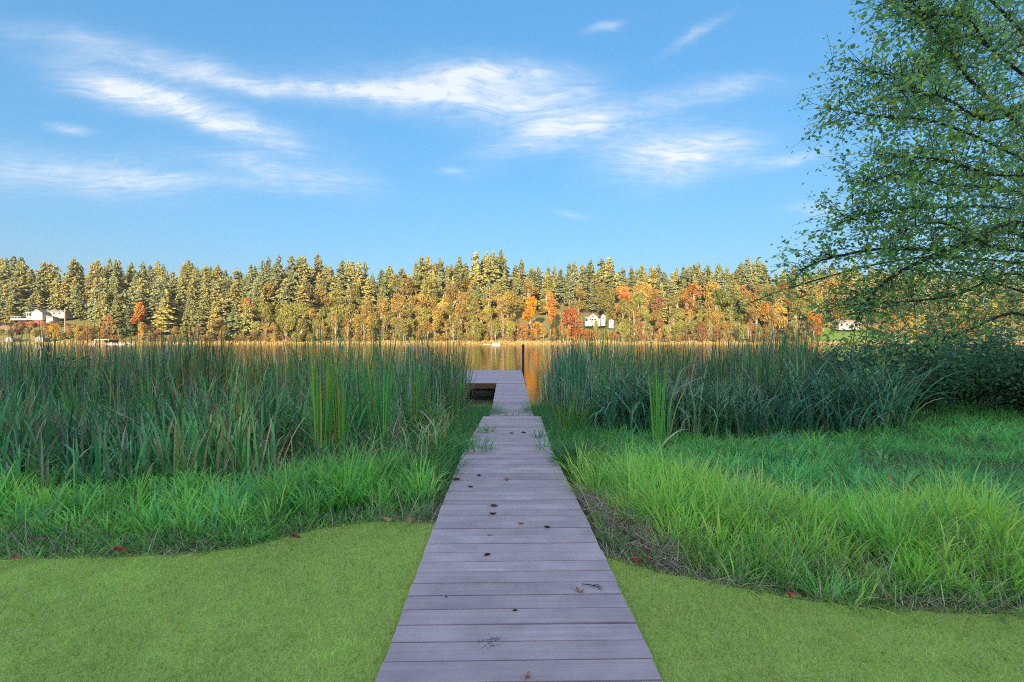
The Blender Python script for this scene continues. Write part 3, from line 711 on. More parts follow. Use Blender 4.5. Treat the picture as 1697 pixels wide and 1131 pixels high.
def clump(name, label, cat, px, py, y, n, h, spread, w, cols, p, lean, curl, dead=0, group=None, heads=0, power=2.2, z=None):
    b = W(px, py, y); g = float(ground_z(b.x, y)) if z is None else z
    b = Vector((b.x, y, g))
    e = tag(empty(name, b), label, cat, group)
    r = spread * np.sqrt(rng.random(n)); a = rng.uniform(0, 6.28, n)
    base = np.stack([r * np.cos(a), r * np.sin(a), np.full(n, -.03)], -1)
    az = a + rng.normal(0, .5, n)
    tip = (np.repeat(BROWN[None], n, 0), np.where(rng.random(n) < .4, rng.uniform(.6, .95, n), 1.5))
    v, q, t, c = blades(base, h * rng.uniform(.7, 1.08, n), rng.uniform(w * .7, w * 1.2, n), az, rng.uniform(*lean, n), rng.uniform(*curl, n), 8, pick(cols, p, n, .2), power=power, wprof='reed', tipcol=tip)
    tag(link('leaves', np_mesh('leaves', v, quads=q, tris=t, col=c, mat=M['reed']), e), kind='stuff')
    if dead:
        base = np.stack([rng.uniform(-spread, spread, dead), rng.uniform(-spread, spread, dead), np.full(dead, -.03)], -1)
        v, q, t, c = blades(base, h * rng.uniform(.3, .75, dead), rng.uniform(w * .5, w, dead), rng.uniform(0, 6.28, dead), rng.uniform(.1, .9, dead), rng.uniform(0, 1.5, dead), 6, pick(STRAW + [(.32, .18, .07)], [3, 2, 2, 2, 2], dead), wprof='reed')
        tag(link('dead_leaves', np_mesh('dead_leaves', v, quads=q, tris=t, col=c, mat=M['straw']), e), kind='stuff')
    for k in range(heads):
        hx, hy = rng.uniform(-spread, spread, 2); hh = h * rng.uniform(.82, .98); lx_, ly_ = rng.uniform(-.1, .1, 2)
        pts = [(hx, hy, 0), (hx + lx_ * .5, hy + ly_ * .5, hh * .6), (hx + lx_, hy + ly_, hh - .18)]
        st = MB().tube(pts, [.006, .005, .004], 5).build('stalk', M['pole'], e)
        MB().tube([(hx + lx_, hy + ly_, hh - .18), (hx + lx_, hy + ly_, hh - .165), (hx + lx_, hy + ly_, hh - .03), (hx + lx_, hy + ly_, hh - .015)], [.005, .013, .013, .004], 8).build('seed_head', M['fluff'] if k % 2 else M['cathead'], e, smooth=True)
    return e
M['cathead'] = simple('cattail_brown', (.10, .05, .025), .9, .2, 30)
M['fluff'] = simple('seed_fluff', (.45, .40, .34), .95, .3, 40)
CT = [(.18, .54, .13), (.26, .62, .12), (.13, .40, .13), (.54, .56, .12), (.56, .38, .15)]
clump('cattail_clump', 'tall green cattail clump with yellow base, leftmost of three on the left bank', 'cattail', 534, 767, 6.55, 34, 1.88, .09, .026, CT, [4, 4, 3, 1.5, .5], (.0, .13), (.0, .25), 5)
clump('cattail_clump', 'slim yellowish cattail clump, middle of three on the left bank', 'cattail', 566, 764, 6.7, 20, 1.80, .07, .024, CT, [3, 4, 2, 3, 1], (.0, .10), (.0, .25), 3)
clump('cattail_clump', 'tall cattail clump nearest the boardwalk on its left side', 'cattail', 634, 757, 6.9, 40, 1.85, .11, .026, CT, [4, 4, 3, 1.5, .8], (.0, .15), (.0, .30), 8)
clump('cattail_clump', 'cattail clump with one long brown leaf arching right, by the dark weeds', 'cattail', 396, 760, 6.4, 20, 1.25, .06, .028, CT, [3, 3, 3, 2, 2], (.0, .22), (.0, .8), 4)
clump('cattail_clump', 'lone upright cattail clump with orange stem in the right meadow', 'cattail', 1089, 745, 7.7, 17, 1.52, .06, .028, CT, [3, 4, 3, 1, .5], (.0, .10), (.0, .25), 2)
clump('cattail_clump', 'smaller pale cattail clump right behind the lone meadow clump', 'cattail', 1103, 735, 8.1, 12, 1.15, .06, .02, CT, [3, 4, 3, 1, .5], (.0, .2), (.1, .7), 3)
clump('iris_clump', 'olive fan of iris leaves beside the right edge of the far boardwalk', 'iris', 940, 705, 9.3, 46, 1.0, .16, .026, [(.16, .34, .08), (.26, .44, .08), (.10, .24, .08), (.42, .38, .12)], [3, 3, 2, 1], (.05, .5), (.0, .7), 10)
clump('sedge_tussock', 'round dark green sedge tussock at the right edge of the boardwalk', 'sedge', 968, 765, 6.2, 520, .50, .20, .010, [(.06, .20, .05), (.04, .14, .045), (.10, .30, .06)], [3, 3, 2], (.05, .9), (.4, 1.6), 0)
clump('sedge_tussock', 'dark sedge hollow clump within the bright grass of the right bank', 'sedge', 1175, 815, 5.1, 300, .46, .24, .010, [(.06, .22, .06), (.045, .16, .06), (.10, .30, .07)], [3, 3, 2], (.1, 1.0), (.4, 1.6), 0)
clump('iris_clump', 'broken iris clump with broad bent leaves in the right meadow', 'iris', 1492, 812, 5.0, 26, .48, .12, .035, [(.11, .42, .18), (.08, .30, .14), (.16, .48, .16), (.34, .34, .10)], [3, 3, 2, 1], (.1, 1.0), (.2, 1.5), 14)
clump('iris_clump', 'few dark upright iris leaves in bright grass at the right', 'iris', 1290, 760, 6.2, 9, .50, .16, .026, [(.07, .28, .12), (.09, .34, .14)], [3, 2], (.0, .4), (.0, .5), 0)
clump('iris_clump', 'two thin dark iris blades left of the broken clump', 'iris', 1437, 795, 5.4, 3, .42, .08, .024, [(.05, .22, .10)], [1], (.0, .25), (.0, .3), 0)
clump('cattail_clump', 'tall sparse cattail spikes standing above the right reeds', 'cattail', 1262, 640, 11.0, 16, 2.30, .40, .014, REED[:3], [3, 3, 2], (.0, .14), (.0, .5), 0)
clump('cattail_clump', 'cattails with pale seed heads standing in the left bed', 'cattail', 358, 640, 11.0, 20, 1.85, .35, .016, REED[:3], [3, 3, 2], (.0, .12), (.0, .3), 4, heads=3)
clump('cattail_clump', 'cattails with pale seed heads near the left frame edge', 'cattail', 68, 650, 10.5, 18, 1.85, .35, .016, REED[:3], [3, 3, 2], (.0, .12), (.0, .3), 4, heads=3)
clump('cattail_clump', 'tall spiky cattails rising highest in the middle of the left bed', 'cattail', 560, 650, 10.0, 34, 2.12, .35, .018, REED[:4], [3, 3, 2, 1], (.0, .12), (.0, .25), 4)
clump('cattail_clump', 'cattails at the right end of the left bed beside the dock', 'cattail', 735, 650, 13.0, 60, 1.98, .75, .016, REED[:4], [3, 3, 2, 1], (.0, .16), (.0, .35), 10)
clump('cattail_clump', 'dark bushy cattails at the left end of the right bed', 'cattail', 985, 640, 12.5, 110, 2.0, .95, .015, REED[:3], [3, 4, 1], (.0, .22), (.0, .5), 14)
for (px, y, n, h, lab) in [(470, 8.6, 30, 1.7, 'green cattail clump behind the feathery brown weed'), (600, 8.0, 34, 1.75, 'green cattail clump between slim and nearest left clumps'), (690, 9.2, 44, 1.75, 'green cattail clump left of the boardwalk tufts'), (250, 8.0, 34, 1.5, 'green cattail clump above the pale fallen stalk'),
                           (130, 7.2, 34, 1.35, 'green cattail clump left of the pale fallen stalk'), (30, 7.0, 34, 1.35, 'green cattail clump at the left frame edge'), (752, 11.5, 44, 1.75, 'green cattail clump close to the dock corner')]:
    clump('cattail_clump', lab, 'cattail', px, 700, y, n, h, .16, .026, [(.14, .40, .11), (.20, .48, .11), (.10, .28, .11), (.40, .42, .12)], [4, 3, 3, 1], (.0, .2), (.0, .4), 6)
# grass tufts growing through the boardwalk edge
TG = [(.10, .36, .10), (.16, .44, .09), (.09, .28, .09)]
for (px, py, y, n, h, sp, lab) in [
        (792, 747, 6.95, 60, .22, .16, 'biggest grass tuft creeping onto the left of the boardwalk'), (770, 735, 7.3, 40, .22, .12, 'grass tuft at the left boardwalk edge behind the biggest one'),
        (905, 742, 7.05, 26, .20, .10, 'small grass tuft on the right boardwalk edge opposite the biggest one'), (926, 770, 6.2, 22, .16, .09, 'nearest grass tuft on the right boardwalk edge'),
        (805, 712, 8.6, 34, .18, .12, 'grass tuft hanging over the far left of the boardwalk'), (896, 722, 8.0, 22, .2, .10, 'grass tuft on the right boardwalk edge near the iris fan'),
        (888, 676, 14.6, 130, .36, .30, 'weeds leaning over the right end of the boardwalk'), (812, 680, 14.3, 110, .34, .28, 'weeds leaning over the left end of the boardwalk'), (850, 688, 14.0, 70, .16, .45, 'low weeds growing through the joint before the dip')]:
    clump('grass_tuft', lab, 'grass tuft', px, py, y, int(n * 1.6), h * 1.25, sp * 1.1, .009, TG, [3, 3, 2], (.3, 1.3), (.1, 1.0), 0, z=deck_z(y) + .02, group='grass tufts on the boardwalk')
# fallen pale stalk lying over the left reeds
b0, b1 = W(168, 671, 6.2), W(276, 726, 5.9)
st = tag(empty('fallen_stalk', b0), 'pale dead cattail stalk lying slanted over the left reeds', 'stalk')
MB().tube([Vector((0, 0, 0)), (b1 - b0) * .5 + Vector((0, 0, .01)), b1 - b0], [.003, .005, .006], 6).build('stem', M['pole'], st)
MB().tube([(b1 - b0) * .27, (b1 - b0) * .29, (b1 - b0) * .33, (b1 - b0) * .35], [.004, .016, .016, .004], 8).build('seed_head', M['fluff'], st, smooth=True)

# ------------------------------------------------------------------ fallen leaves and twig
def leaf_mesh(name, L_, Wd, curl, fold, seed):
    r = random.Random(seed); nu, nv = 7, 5; vs = []; fs = []
    for i in range(nu):
        t = i / (nu - 1); w = Wd * .5 * math.sin(math.pi * t ** .8) ** .8 if 0 < t < 1 else .001
        for j in range(nv):
            s = (j / (nv - 1) - .5) * 2
            z = fold * abs(s) * w + curl * (t - .5) ** 2 * L_ + r.uniform(-.04, .04) * Wd
            vs.append(((t - .5) * L_, s * w, z))
    for i in range(nu - 1):
        for j in range(nv - 1): a = i * nv + j; fs.append((a, a + nv, a + nv + 1, a + 1))
    zmin = min(v[2] for v in vs)
    me = bpy.data.meshes.new(name); me.from_pydata([(a, b, c - zmin) for a, b, c in vs], [], fs)
    for p in me.polygons: p.use_smooth = True
    me.materials.append(M['deadleaf']); return me
leaf_v = [leaf_mesh('blade', .085, .045, 1.0, .8, 1), leaf_mesh('blade', .075, .05, 1.6, .4, 2), leaf_mesh('blade', .09, .035, .5, 1.4, 3)]
TAN, DRK, BRN, RED, ORG = (.42, .27, .16), (.06, .045, .035), (.22, .11, .06), (.42, .08, .035), (.55, .17, .04)
petiole = MB().tube([(-.03, 0, .006), (-.06, .002, .012), (-.075, .006, .006)], [.0012, .001, .001], 5).mesh('stem', M['twig'])
def fallen(px, py, c, s, k, rz, label, zdeck=True, tilt=0):
    h = .06 if zdeck else .0
    y = F * (CAMZ - h) / (py - 565.5)
    if zdeck:
        for _ in range(6): y = F * (CAMZ - deck_z(y)) / (py - 565.5)
        z = deck_z(y) + .001
    else:
        z = .03
        for _ in range(4): y = F * (CAMZ - z) / (py - 565.5)
        z = max(float(ground_z((px - 848.5) * y / F, y)) + .09, .025) if zdeck == False else 0
        y = F * (CAMZ - z) / (py - 565.5)
    e = tag(empty('fallen_leaf', ((px - 848.5) * y / F, y, z), rz), label, 'leaf', 'fallen leaves')
    s *= .78 if zdeck else .9; e.scale = (s, s, s); e.rotation_euler = (tilt, tilt * .5, rz)
    o = link('blade', leaf_v[k], e); o.color = (*c, 1)
    link('stem', petiole, e)
    return e
fallen(875, 1121, TAN, .62, 0, 1.2, 'curled tan leaf at the very front of the boardwalk')
fallen(961, 981, TAN, .95, 1, -.4, 'folded tan leaf beside the twig on the boardwalk')
fallen(808, 921, DRK, .75, 2, .5, 'blackish leaf lying alone left of centre on the boardwalk')
fallen(812, 888, TAN, .62, 1, .2, 'small tan leaf just beyond the lone blackish leaf')
fallen(864, 869, TAN, .8, 0, .3, 'tan leaf near the middle of the boardwalk')
fallen(907, 875, DRK, .7, 2, -.2, 'dark leaf scrap on the right half of the boardwalk')
fallen(817, 853, DRK, .95, 0, .2, 'dark curled leaf just before the brown one on the boardwalk')
fallen(819, 840, BRN, 1.05, 2, .1, 'flat brown leaf just behind a dark curled one')
fallen(839, 796, (.40, .17, .09), 1.2, 1, .9, 'reddish tan leaf standing upright in the middle of the boardwalk', tilt=.5)
fallen(780, 808, DRK, .9, 0, .0, 'dark leaf at the left side of the boardwalk')
fallen(757, 796, BRN, 1.3, 2, .3, 'long brown leaf at the left boardwalk edge')
fallen(758, 781, DRK, .9, 0, 1.0, 'small dark leaf farthest along the left boardwalk edge')
fallen(794, 789, DRK, .8, 2, .0, 'thin dark leaf scrap left of the upright reddish leaf')
fallen(854, 1013, DRK, .42, 2, .1, 'tiny dark scrap in the near middle of the boardwalk')
fallen(740, 990, DRK, .25, 0, .4, 'tiny black bit at the near left of the boardwalk')
fallen(848, 719, BRN, 1.3, 0, .3, 'brown leaf far along the boardwalk beyond the tufts')
fallen(868, 718, DRK, 1.2, 2, .1, 'dark leaf far along the boardwalk right of a brown one')
for i, (px, py, c, s, k, rz, lab) in enumerate([
        (1050, 931, RED, 1.0, 1, .8, 'red leaf at the corner of the straw heap'), (1073, 927, ORG, 1.15, 0, 1.3, 'orange leaf upright against the straw heap'), (1060, 935, BRN, .8, 2, .2, 'brown leaf between the red and orange ones'),
        (1064, 903, RED, 1.1, 2, 1.0, 'dark red leaf on top of the straw heap'), (1038, 884, BRN, 1.0, 0, -.3, 'brown leaf on the back of the straw heap'), (1098, 889, RED, 1.1, 2, -.5, 'red leaf in the bright grass above the heap'),
        (198, 913, RED, 1.2, 0, 1.1, 'dusty red leaf at the left lawn edge'), (28, 925, (.40, .15, .10), .8, 1, .2, 'small reddish leaf at the far left lawn edge'), (66, 895, (.42, .18, .14), .9, 2, .4, 'pinkish leaf in the left grass bank'),
        (393, 848, (.45, .22, .14), 1.2, 0, 1.2, 'pinkish brown leaf hanging in the left grass bank'), (47, 873, RED, .9, 1, .3, 'red leaf deep in the left grass bank'), (640, 863, (.50, .36, .22), 1.2, 0, .7, 'pale tan leaf by the left lawn edge near the boardwalk'),
        (677, 863, (.40, .22, .12), 1.2, 1, .1, 'brown leaf closest to the boardwalk at the left lawn edge'), (490, 892, BRN, 1.0, 2, .3, 'brown leaf half way along the left lawn edge'), (1308, 987, (.45, .12, .05), .9, 1, .5, 'rust leaf at the right lawn edge'),
        (1664, 1008, (.5, .2, .08), .8, 0, .9, 'orange brown leaf at the right end of the lawn edge')]):
    fallen(px, py, c, s, k, rz, lab, zdeck=False, tilt=.5)
cx_, cy_ = (812 - 848.5) * 2.39 / F, 2.39
n = 85; x = cx_ + rng.normal(0, .035, n); y = cy_ + rng.normal(0, .028, n); x[:40] = cx_ + .02 + rng.normal(0, .022, 40); y[:40] = cy_ + .035 + rng.normal(0, .008, 40)
stuff('dirt_crumbs', [blades(np.stack([x, y, np.full(n, .0615)], -1), rng.uniform(.004, .014, n), rng.uniform(.002, .006, n), rng.uniform(0, 6.28, n), rng.uniform(1.2, 1.5, n), np.zeros(n), 2, pick([(.10, .09, .10), (.16, .14, .15)], [1, 1], n))], M['straw'], 'smudge of dark mossy crumbs near the front of the boardwalk', 'dirt')
tp = W(981, 975, F * 1.46 / (975 - 565.5))
tw = tag(empty('twig', (tp.x, tp.y, .062)), 'thin forked dark twig beside the folded tan leaf', 'twig')
MB().tube([(-.06, .035, .006), (-.01, .018, .010), (.035, -.002, .008), (.045, -.04, .005)], [.002, .0028, .0028, .0015], 6).build('stem', M['twig'], tw)
MB().tube([(.0, .014, .008), (.035, .012, .014), (.06, -.012, .008)], [.0022, .0018, .001], 6).build('side_shoot', M['twig'], tw)
MB().tube([(.03, 0, .008), (.05, -.008, .014), (.055, -.03, .006)], [.0018, .0016, .001], 6).build('side_shoot', M['twig'], tw)

# ------------------------------------------------------------------ leafy trees near the camera
def leaf_cloud(pos, nrm_bias, L_, Wd, col):
    """N pointed leaves (6 verts, folded) at pos with random orientation"""
    N = len(pos)
    a = rng.uniform(0, 6.28, N); dirv = np.stack([np.cos(a), np.sin(a), rng.normal(-.35, .5, N)], -1); dirv /= np.linalg.norm(dirv, axis=1)[:, None]
    up = rng.normal(0, 1, (N, 3)) * .75 + np.array(nrm_bias); sd = np.cross(dirv, up); sd /= np.linalg.norm(sd, axis=1)[:, None] + 1e-9
    nr = np.cross(sd, dirv)
    l = (L_ * rng.uniform(.6, 1.15, N))[:, None]; w = l * Wd * rng.uniform(.85, 1.15, N)[:, None] * .5
    P = np.stack([pos, pos + dirv * l * .38 + sd * w + nr * w * .3, pos + dirv * l * .38 - sd * w + nr * w * .3, pos + dirv * l * .75 + sd * w * .62 + nr * w * .2, pos + dirv * l * .75 - sd * w * .62 + nr * w * .2, pos + dirv * l - nr * l * .06, pos + dirv * l * .5], 1)
    o = (np.arange(N) * 7)[:, None]
    T = np.concatenate([np.stack([o + i, o + j, o + k], -1) for i, j, k in ((0, 1, 6), (0, 6, 2), (1, 3, 6), (6, 4, 2), (3, 5, 6), (6, 5, 4))], 1).reshape(-1, 3)
    return P.reshape(-1, 3), np.zeros((0, 4), int), T, np.repeat(col, 7, 0)

def smooth_path(pts, n):
    pts = [Vector(p) for p in pts]; out = []
    for i in range(len(pts) - 1):
        p0, p1, p2, p3 = pts[max(i - 1, 0)], pts[i], pts[i + 1], pts[min(i + 2, len(pts) - 1)]
        for k in range(n):
            t = k / n
            out.append(.5 * ((2 * p1) + (p2 - p0) * t + (2 * p0 - 5 * p1 + 4 * p2 - p3) * t * t + (3 * p1 - p0 - 3 * p2 + p3) * t ** 3))
    out.append(pts[-1]); return out

def rvec(s=1.0): return Vector((random.gauss(0, s), random.gauss(0, s), random.gauss(0, s)))

def alder():
    B = Vector((11.0, 9.6, -.12))
    e = tag(empty('alder_tree', B), 'leafy green alder overhanging from the right edge', 'tree')
    tr = smooth_path([B + Vector((0, 0, -.3)), B + Vector((-.15, 0, 2)), B + Vector((-.5, -.2, 4.5)), B + Vector((-.6, -.5, 7.5)), B + Vector((-1.0, -.7, 10.5))], 5)
    n = len(tr)
    MB().tube([p - B for p in tr], [.20 * (1 - .8 * i / n) + .02 for i in range(n)], 10).build('trunk', M['alderbark'], e, smooth=True)
    T = lambda h: B + Vector((-.15 - .06 * h, -.05 * h, h))
    limbs = [([T(2.6), W(1690, 388, 8.2), W(1560, 413, 7.2), W(1470, 412, 6.8), W(1375, 428, 6.5), W(1325, 448, 6.4)], .050),
             ([T(2.9), W(1697, 372, 7.6), W(1600, 402, 6.9), W(1520, 436, 6.3), W(1470, 465, 6.0), W(1437, 500, 5.9), W(1418, 533, 5.8)], .055),
             ([T(5.2), W(1700, 212, 7.8), W(1621, 148, 6.9), W(1560, 67, 6.4), W(1530, 25, 6.1), W(1500, -10, 6.0)], .045),
             ([T(4.4), W(1690, 262, 8), W(1560, 205, 7), W(1470, 195, 6.4), W(1375, 180, 6.1)], .035),
             ([T(3.9), W(1690, 320, 8.2), W(1560, 305, 7.2), W(1490, 290, 6.6), W(1430, 305, 6.4)], .035),
             ([T(3.4), W(1690, 350, 8.4), W(1530, 345, 7.2), W(1450, 352, 6.7), W(1395, 368, 6.4)], .035),
             ([T(2.0), W(1690, 455, 8.4), W(1580, 490, 7.4), W(1450, 505, 6.8), W(1360, 512, 6.5)], .035),
             ([T(1.5), W(1690, 520, 8.8), W(1600, 550, 8.0), W(1540, 572, 7.6), W(1480, 590, 7.4)], .035),
             ([T(5.8), W(1690, 120, 8.0), W(1600, 60, 7.2), W(1540, 120, 6.6), W(1480, 125, 6.3), W(1430, 115, 6.2)], .035),
             ([T(6.6), W(1700, 60, 7.6), W(1620, -20, 6.6), W(1540, -60, 6.0)], .04),
             ([T(4.8), W(1720, 180, 7.0), W(1640, 200, 6.0), W(1560, 160, 5.4), W(1490, 150, 5.2)], .035),
             ([T(4.0), W(1740, 300, 7.0), W(1650, 290, 6.0), W(1560, 265, 5.5), W(1480, 260, 5.3)], .035),
             ([T(3.2), W(1740, 420, 7.4), W(1650, 410, 6.6), W(1560, 370, 6.0), W(1490, 385, 5.8)], .035),
             ([T(2.2), W(1740, 500, 8.4), W(1650, 470, 7.6), W(1560, 450, 7.0), W(1500, 480, 6.8)], .03),
             ([T(6.2), W(1740, 60, 8.4), W(1660, 90, 7.0), W(1600, 30, 6.2), W(1530, 30, 5.8)], .035),
             ([T(7.0), T(7.4) + Vector((-2, -1, 1)), T(8) + Vector((-4, -2.5, 1.2))], .04), ([T(7.6), T(8.6) + Vector((1.5, 1, 1)), T(9) + Vector((3, 2, .6))], .04),
             ([T(5.4), T(6) + Vector((2, -1, .4)), T(6) + Vector((3.8, -2, .2))], .04), ([T(4.2), T(4.6) + Vector((1.5, 2, .4)), T(4.6) + Vector((2.5, 3.8, .2))], .04),
             ([T(8.6), T(9.8) + Vector((-1, .8, .8)), T(10.5) + Vector((-2, 1.6, 1))], .03), ([T(9.5), T(10.8) + Vector((.4, -.6, .8)), T(12)], .03),
             ([T(3.0), T(3.2) + Vector((-1.6, 1.6, .3)), T(3.0) + Vector((-3.6, 3.0, 0)), T(2.4) + Vector((-5, 3.6, 0))], .04)]
    LP = []
    for li, (pts, r0) in enumerate(limbs):
        path = smooth_path(pts, 6); n = len(path)
        mb = MB().tube([p - B for p in path], [.85 * r0 * (1 - .88 * (i / (n - 1))) for i in range(n)], 7)
        limb = mb.build('limb', M['alderbark'], e, smooth=True)
        tw_mb = MB()
        ntw = int(4.6 * n * (.68 if li in (0, 1, 6, 7, 13) else 1.15 if li < 15 else .6))
        for k in range(ntw):
            f = random.uniform(.16, 1.0); i = min(int(f * (n - 1)), n - 2)
            p = path[i].lerp(path[i + 1], f * (n - 1) - i)
            d = (path[i + 1] - path[i]).normalized()
            q = (d * .8 + rvec(.75) + Vector((-.12, -.05, .12))).normalized()
            ln = random.uniform(.35, 1.05) * (1.1 - .45 * f)
            mid = p + q * ln * .5 + rvec(.09 * ln + .02); end = p + q * ln + Vector((0, 0, -.16 * ln)) + rvec(.12 * ln + .02)
            tw_mb.tube([p - B, mid - B, end - B], [.0045, .0032, .0014], 4)
            tp_ = smooth_path([p, mid, end], 10)
            m_ = int(ln * 19)
            for _ in range(m_):
                g = random.uniform(.08, 1.0) * (len(tp_) - 1); j = min(int(g), len(tp_) - 2)
                LP.append(tp_[j].lerp(tp_[j + 1], g - j) + rvec(.06))
            if random.random() < .6:                       # a side shoot
                p2 = mid; e2 = mid + (q + rvec(.8)).normalized() * ln * .5
                tw_mb.tube([p2 - B, e2 - B], [.003, .0012], 4)
                for _ in range(int(ln * 12)): LP.append(p2.lerp(e2, random.uniform(.1, 1.05)) + rvec(.03))
        tw_mb.build('twigs', M['alderbark'], limb); limb.children[0]['kind'] = 'stuff'
    LP = np.array([tuple(p) for p in LP]) - np.array(B)
    col = pick([(.34, .60, .19), (.24, .48, .23), (.50, .74, .19), (.74, .74, .20), (.17, .36, .20)], [5, 4, 4.5, 1.6, 1.5], len(LP), .25)
    v, q, t, c = leaf_cloud(LP, (0, -.2, .9), .066, .60, col)
    tag(link('crown', np_mesh('crown', v, quads=q, tris=t, col=c, mat=M['leafm']), e), kind='stuff')
alder()

def shrub(px, y, h, r, label, cols, n=1500, ll=.075, sx=1.0, name='shrub', z=None):
    b = W(px, 600, y); g = float(ground_z(b.x, y)) if z is None else z
    B = Vector((b.x, y, g)); e = tag(empty(name, B), label, 'shrub')
    mb = MB(); LP = []
    ns = 16 if n < 2500 else 34
    for k in range(ns):
        a = random.uniform(0, 6.28); rr = r * random.uniform(.3, 1.0)
        end = Vector((math.cos(a) * rr * sx, math.sin(a) * rr, h * random.uniform(.55, 1.0) * (1 - .35 * (rr / r) ** 2)))
        st_ = Vector((math.cos(a) * .1, math.sin(a) * .1, -.05)); mid = st_.lerp(end, .5) + Vector((0, 0, .12 * h)) + rvec(.08)
        mb.tube([st_, mid, end], [.014, .009, .004], 5)
        pp_ = smooth_path([st_, mid, end], 8)
        for _ in range(n // ns):
            g2 = random.uniform(.2, 1.0) * (len(pp_) - 1); j = min(int(g2), len(pp_) - 2)
            LP.append(pp_[j].lerp(pp_[j + 1], g2 - j) + rvec(.17))
    mb.build('stems', M['alderbark'], e, smooth=True)
    LP = np.array([tuple(p) for p in LP]); LP[:, 2] = np.maximum(LP[:, 2], .03)
    col = pick(cols, [1] * len(cols), len(LP), .25)
    v, q, t, c = leaf_cloud(LP, (0, -.2, .9), ll, .6, col)
    tag(link('foliage', np_mesh('foliage', v, quads=q, tris=t, col=c, mat=M['leafm']), e), kind='stuff')
DKG = [(.13, .30, .14), (.09, .22, .12), (.20, .40, .15), (.15, .27, .21)]
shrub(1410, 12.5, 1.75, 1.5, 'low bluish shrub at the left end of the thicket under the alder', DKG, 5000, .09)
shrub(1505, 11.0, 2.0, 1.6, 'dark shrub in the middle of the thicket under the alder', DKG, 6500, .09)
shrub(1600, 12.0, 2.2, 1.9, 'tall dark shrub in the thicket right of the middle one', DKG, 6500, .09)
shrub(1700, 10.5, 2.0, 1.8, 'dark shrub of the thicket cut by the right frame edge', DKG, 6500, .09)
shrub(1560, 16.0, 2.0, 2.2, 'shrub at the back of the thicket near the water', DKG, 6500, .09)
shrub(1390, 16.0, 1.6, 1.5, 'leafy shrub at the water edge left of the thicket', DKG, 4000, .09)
shrub(1350, 11.8, 1.5, .9, 'small dark bush at the right end of the cattails', DKG, 2200, .085)
shrub(105, 11.5, 1.9, .45, 'dark leafy sapling poking above the left cattails', [(.04, .09, .035), (.03, .07, .03)], 380, .10)
shrub(352, 7.3, .95, .45, 'feathery dark brown weed in the left marsh', [(.07, .07, .04), (.05, .09, .04), (.10, .07, .05)], 900, .045)
shrub(240, 7.6, .8, .6, 'leafy green weed left of the feathery brown one', [(.12, .40, .12), (.18, .48, .12), (.10, .30, .10)], 1500, .07)
shrub(480, 8.2, .8, .6, 'leafy green weed right of the arching cattail clump', [(.14, .46, .12), (.20, .52, .12)], 1500, .07)
shrub(690, 9.0, .7, .6, 'leafy green weed beside the left boardwalk tufts', [(.13, .42, .12), (.20, .50, .12), (.34, .40, .14)], 1300, .07)
shrub(590, 8.6, .75, .55, 'leafy green weed behind the slim yellowish cattails', [(.12, .40, .12), (.30, .28, .14), (.18, .46, .12)], 1200, .07)
shrub(1010, 10.2, .9, .6, 'leafy weed right of the olive iris fan', [(.12, .36, .10), (.20, .46, .12)], 1300, .06)
shrub(432, 7.0, .55, .35, 'reddish brown weed right of the arching cattail clump', [(.16, .07, .05), (.08, .10, .04), (.24, .12, .05)], 500, .06)
shrub(300, 6.6, .55, .45, 'ferny light green plant in the left marsh', [(.08, .24, .06), (.12, .28, .06)], 900, .05)

# ------------------------------------------------------------------ far woods
def fir_meshes(seed, H=40.0, Rm=6.6, bare=.12):
    r = np.random.default_rng(seed); V = []; T = []
    z = H * bare
    while z < H - .4:
        f = (z - H * bare) / (H * (1 - bare))
        rad = Rm * (1 - f) ** .62 * (1.0 + .22 * math.sin(z * .9 + seed) + .12 * math.sin(z * 2.3)) * r.uniform(.75, 1.2) + .3
        nb = int(11 - 5 * f)
        a0 = r.uniform(0, 6.28)
        for k in range(nb):
            a = a0 + 6.283 * k / nb + r.normal(0, .25); L_ = rad * r.uniform(.5, 1.25); dr = -.34 * L_ - r.uniform(0, .7); zz = z + r.normal(0, .85)
            ca, sa = math.cos(a), math.sin(a)
            for s in (-1, 1):                            # drooping fan, split in two tilted halves, with ragged fingers
                o = len(V); wd = (.24 * L_ + .4) * r.uniform(.7, 1.25)
                V += [(ca * .15, sa * .15, zz + .35), (ca * L_ * .55 - sa * wd * s, sa * L_ * .55 + ca * wd * s, zz + dr * .55 - .55), (ca * L_, sa * L_, zz + dr), (ca * L_ * .62, sa * L_ * .62, zz + dr * .3 + .22),
                      (ca * L_ * .92 - sa * wd * .7 * s, sa * L_ * .92 + ca * wd * .7 * s, zz + dr - .5)]
                T += [(o, o + 1, o + 3), (o + 3, o + 2, o + 4), (o + 1, o + 4, o + 3)]
        z += (1.25 - .55 * f) * r.uniform(.85, 1.2)
    o = len(V); V += [(.25, 0, H - 1.8), (-.12, .22, H - 1.8), (-.12, -.22, H - 1.8), (0, 0, H + .6)]; T += [(o, o + 1, o + 3), (o + 1, o + 2, o + 3), (o + 2, o, o + 3)]
    V = np.array(V); V[:, :2] += np.stack([np.sin(V[:, 2] * .12 + seed), np.cos(V[:, 2] * .1 + seed)], -1) * .3
    cr = np_mesh('crown', V, tris=np.array(T), mat=M['needle'])
    tk = MB().tube([(0, 0, -2), (0, 0, H * .4), (0, 0, H * .96)], [.55, .38, .06], 6).mesh('trunk', M['bark'], smooth=True)
    return tk, cr, V, np.array(T)

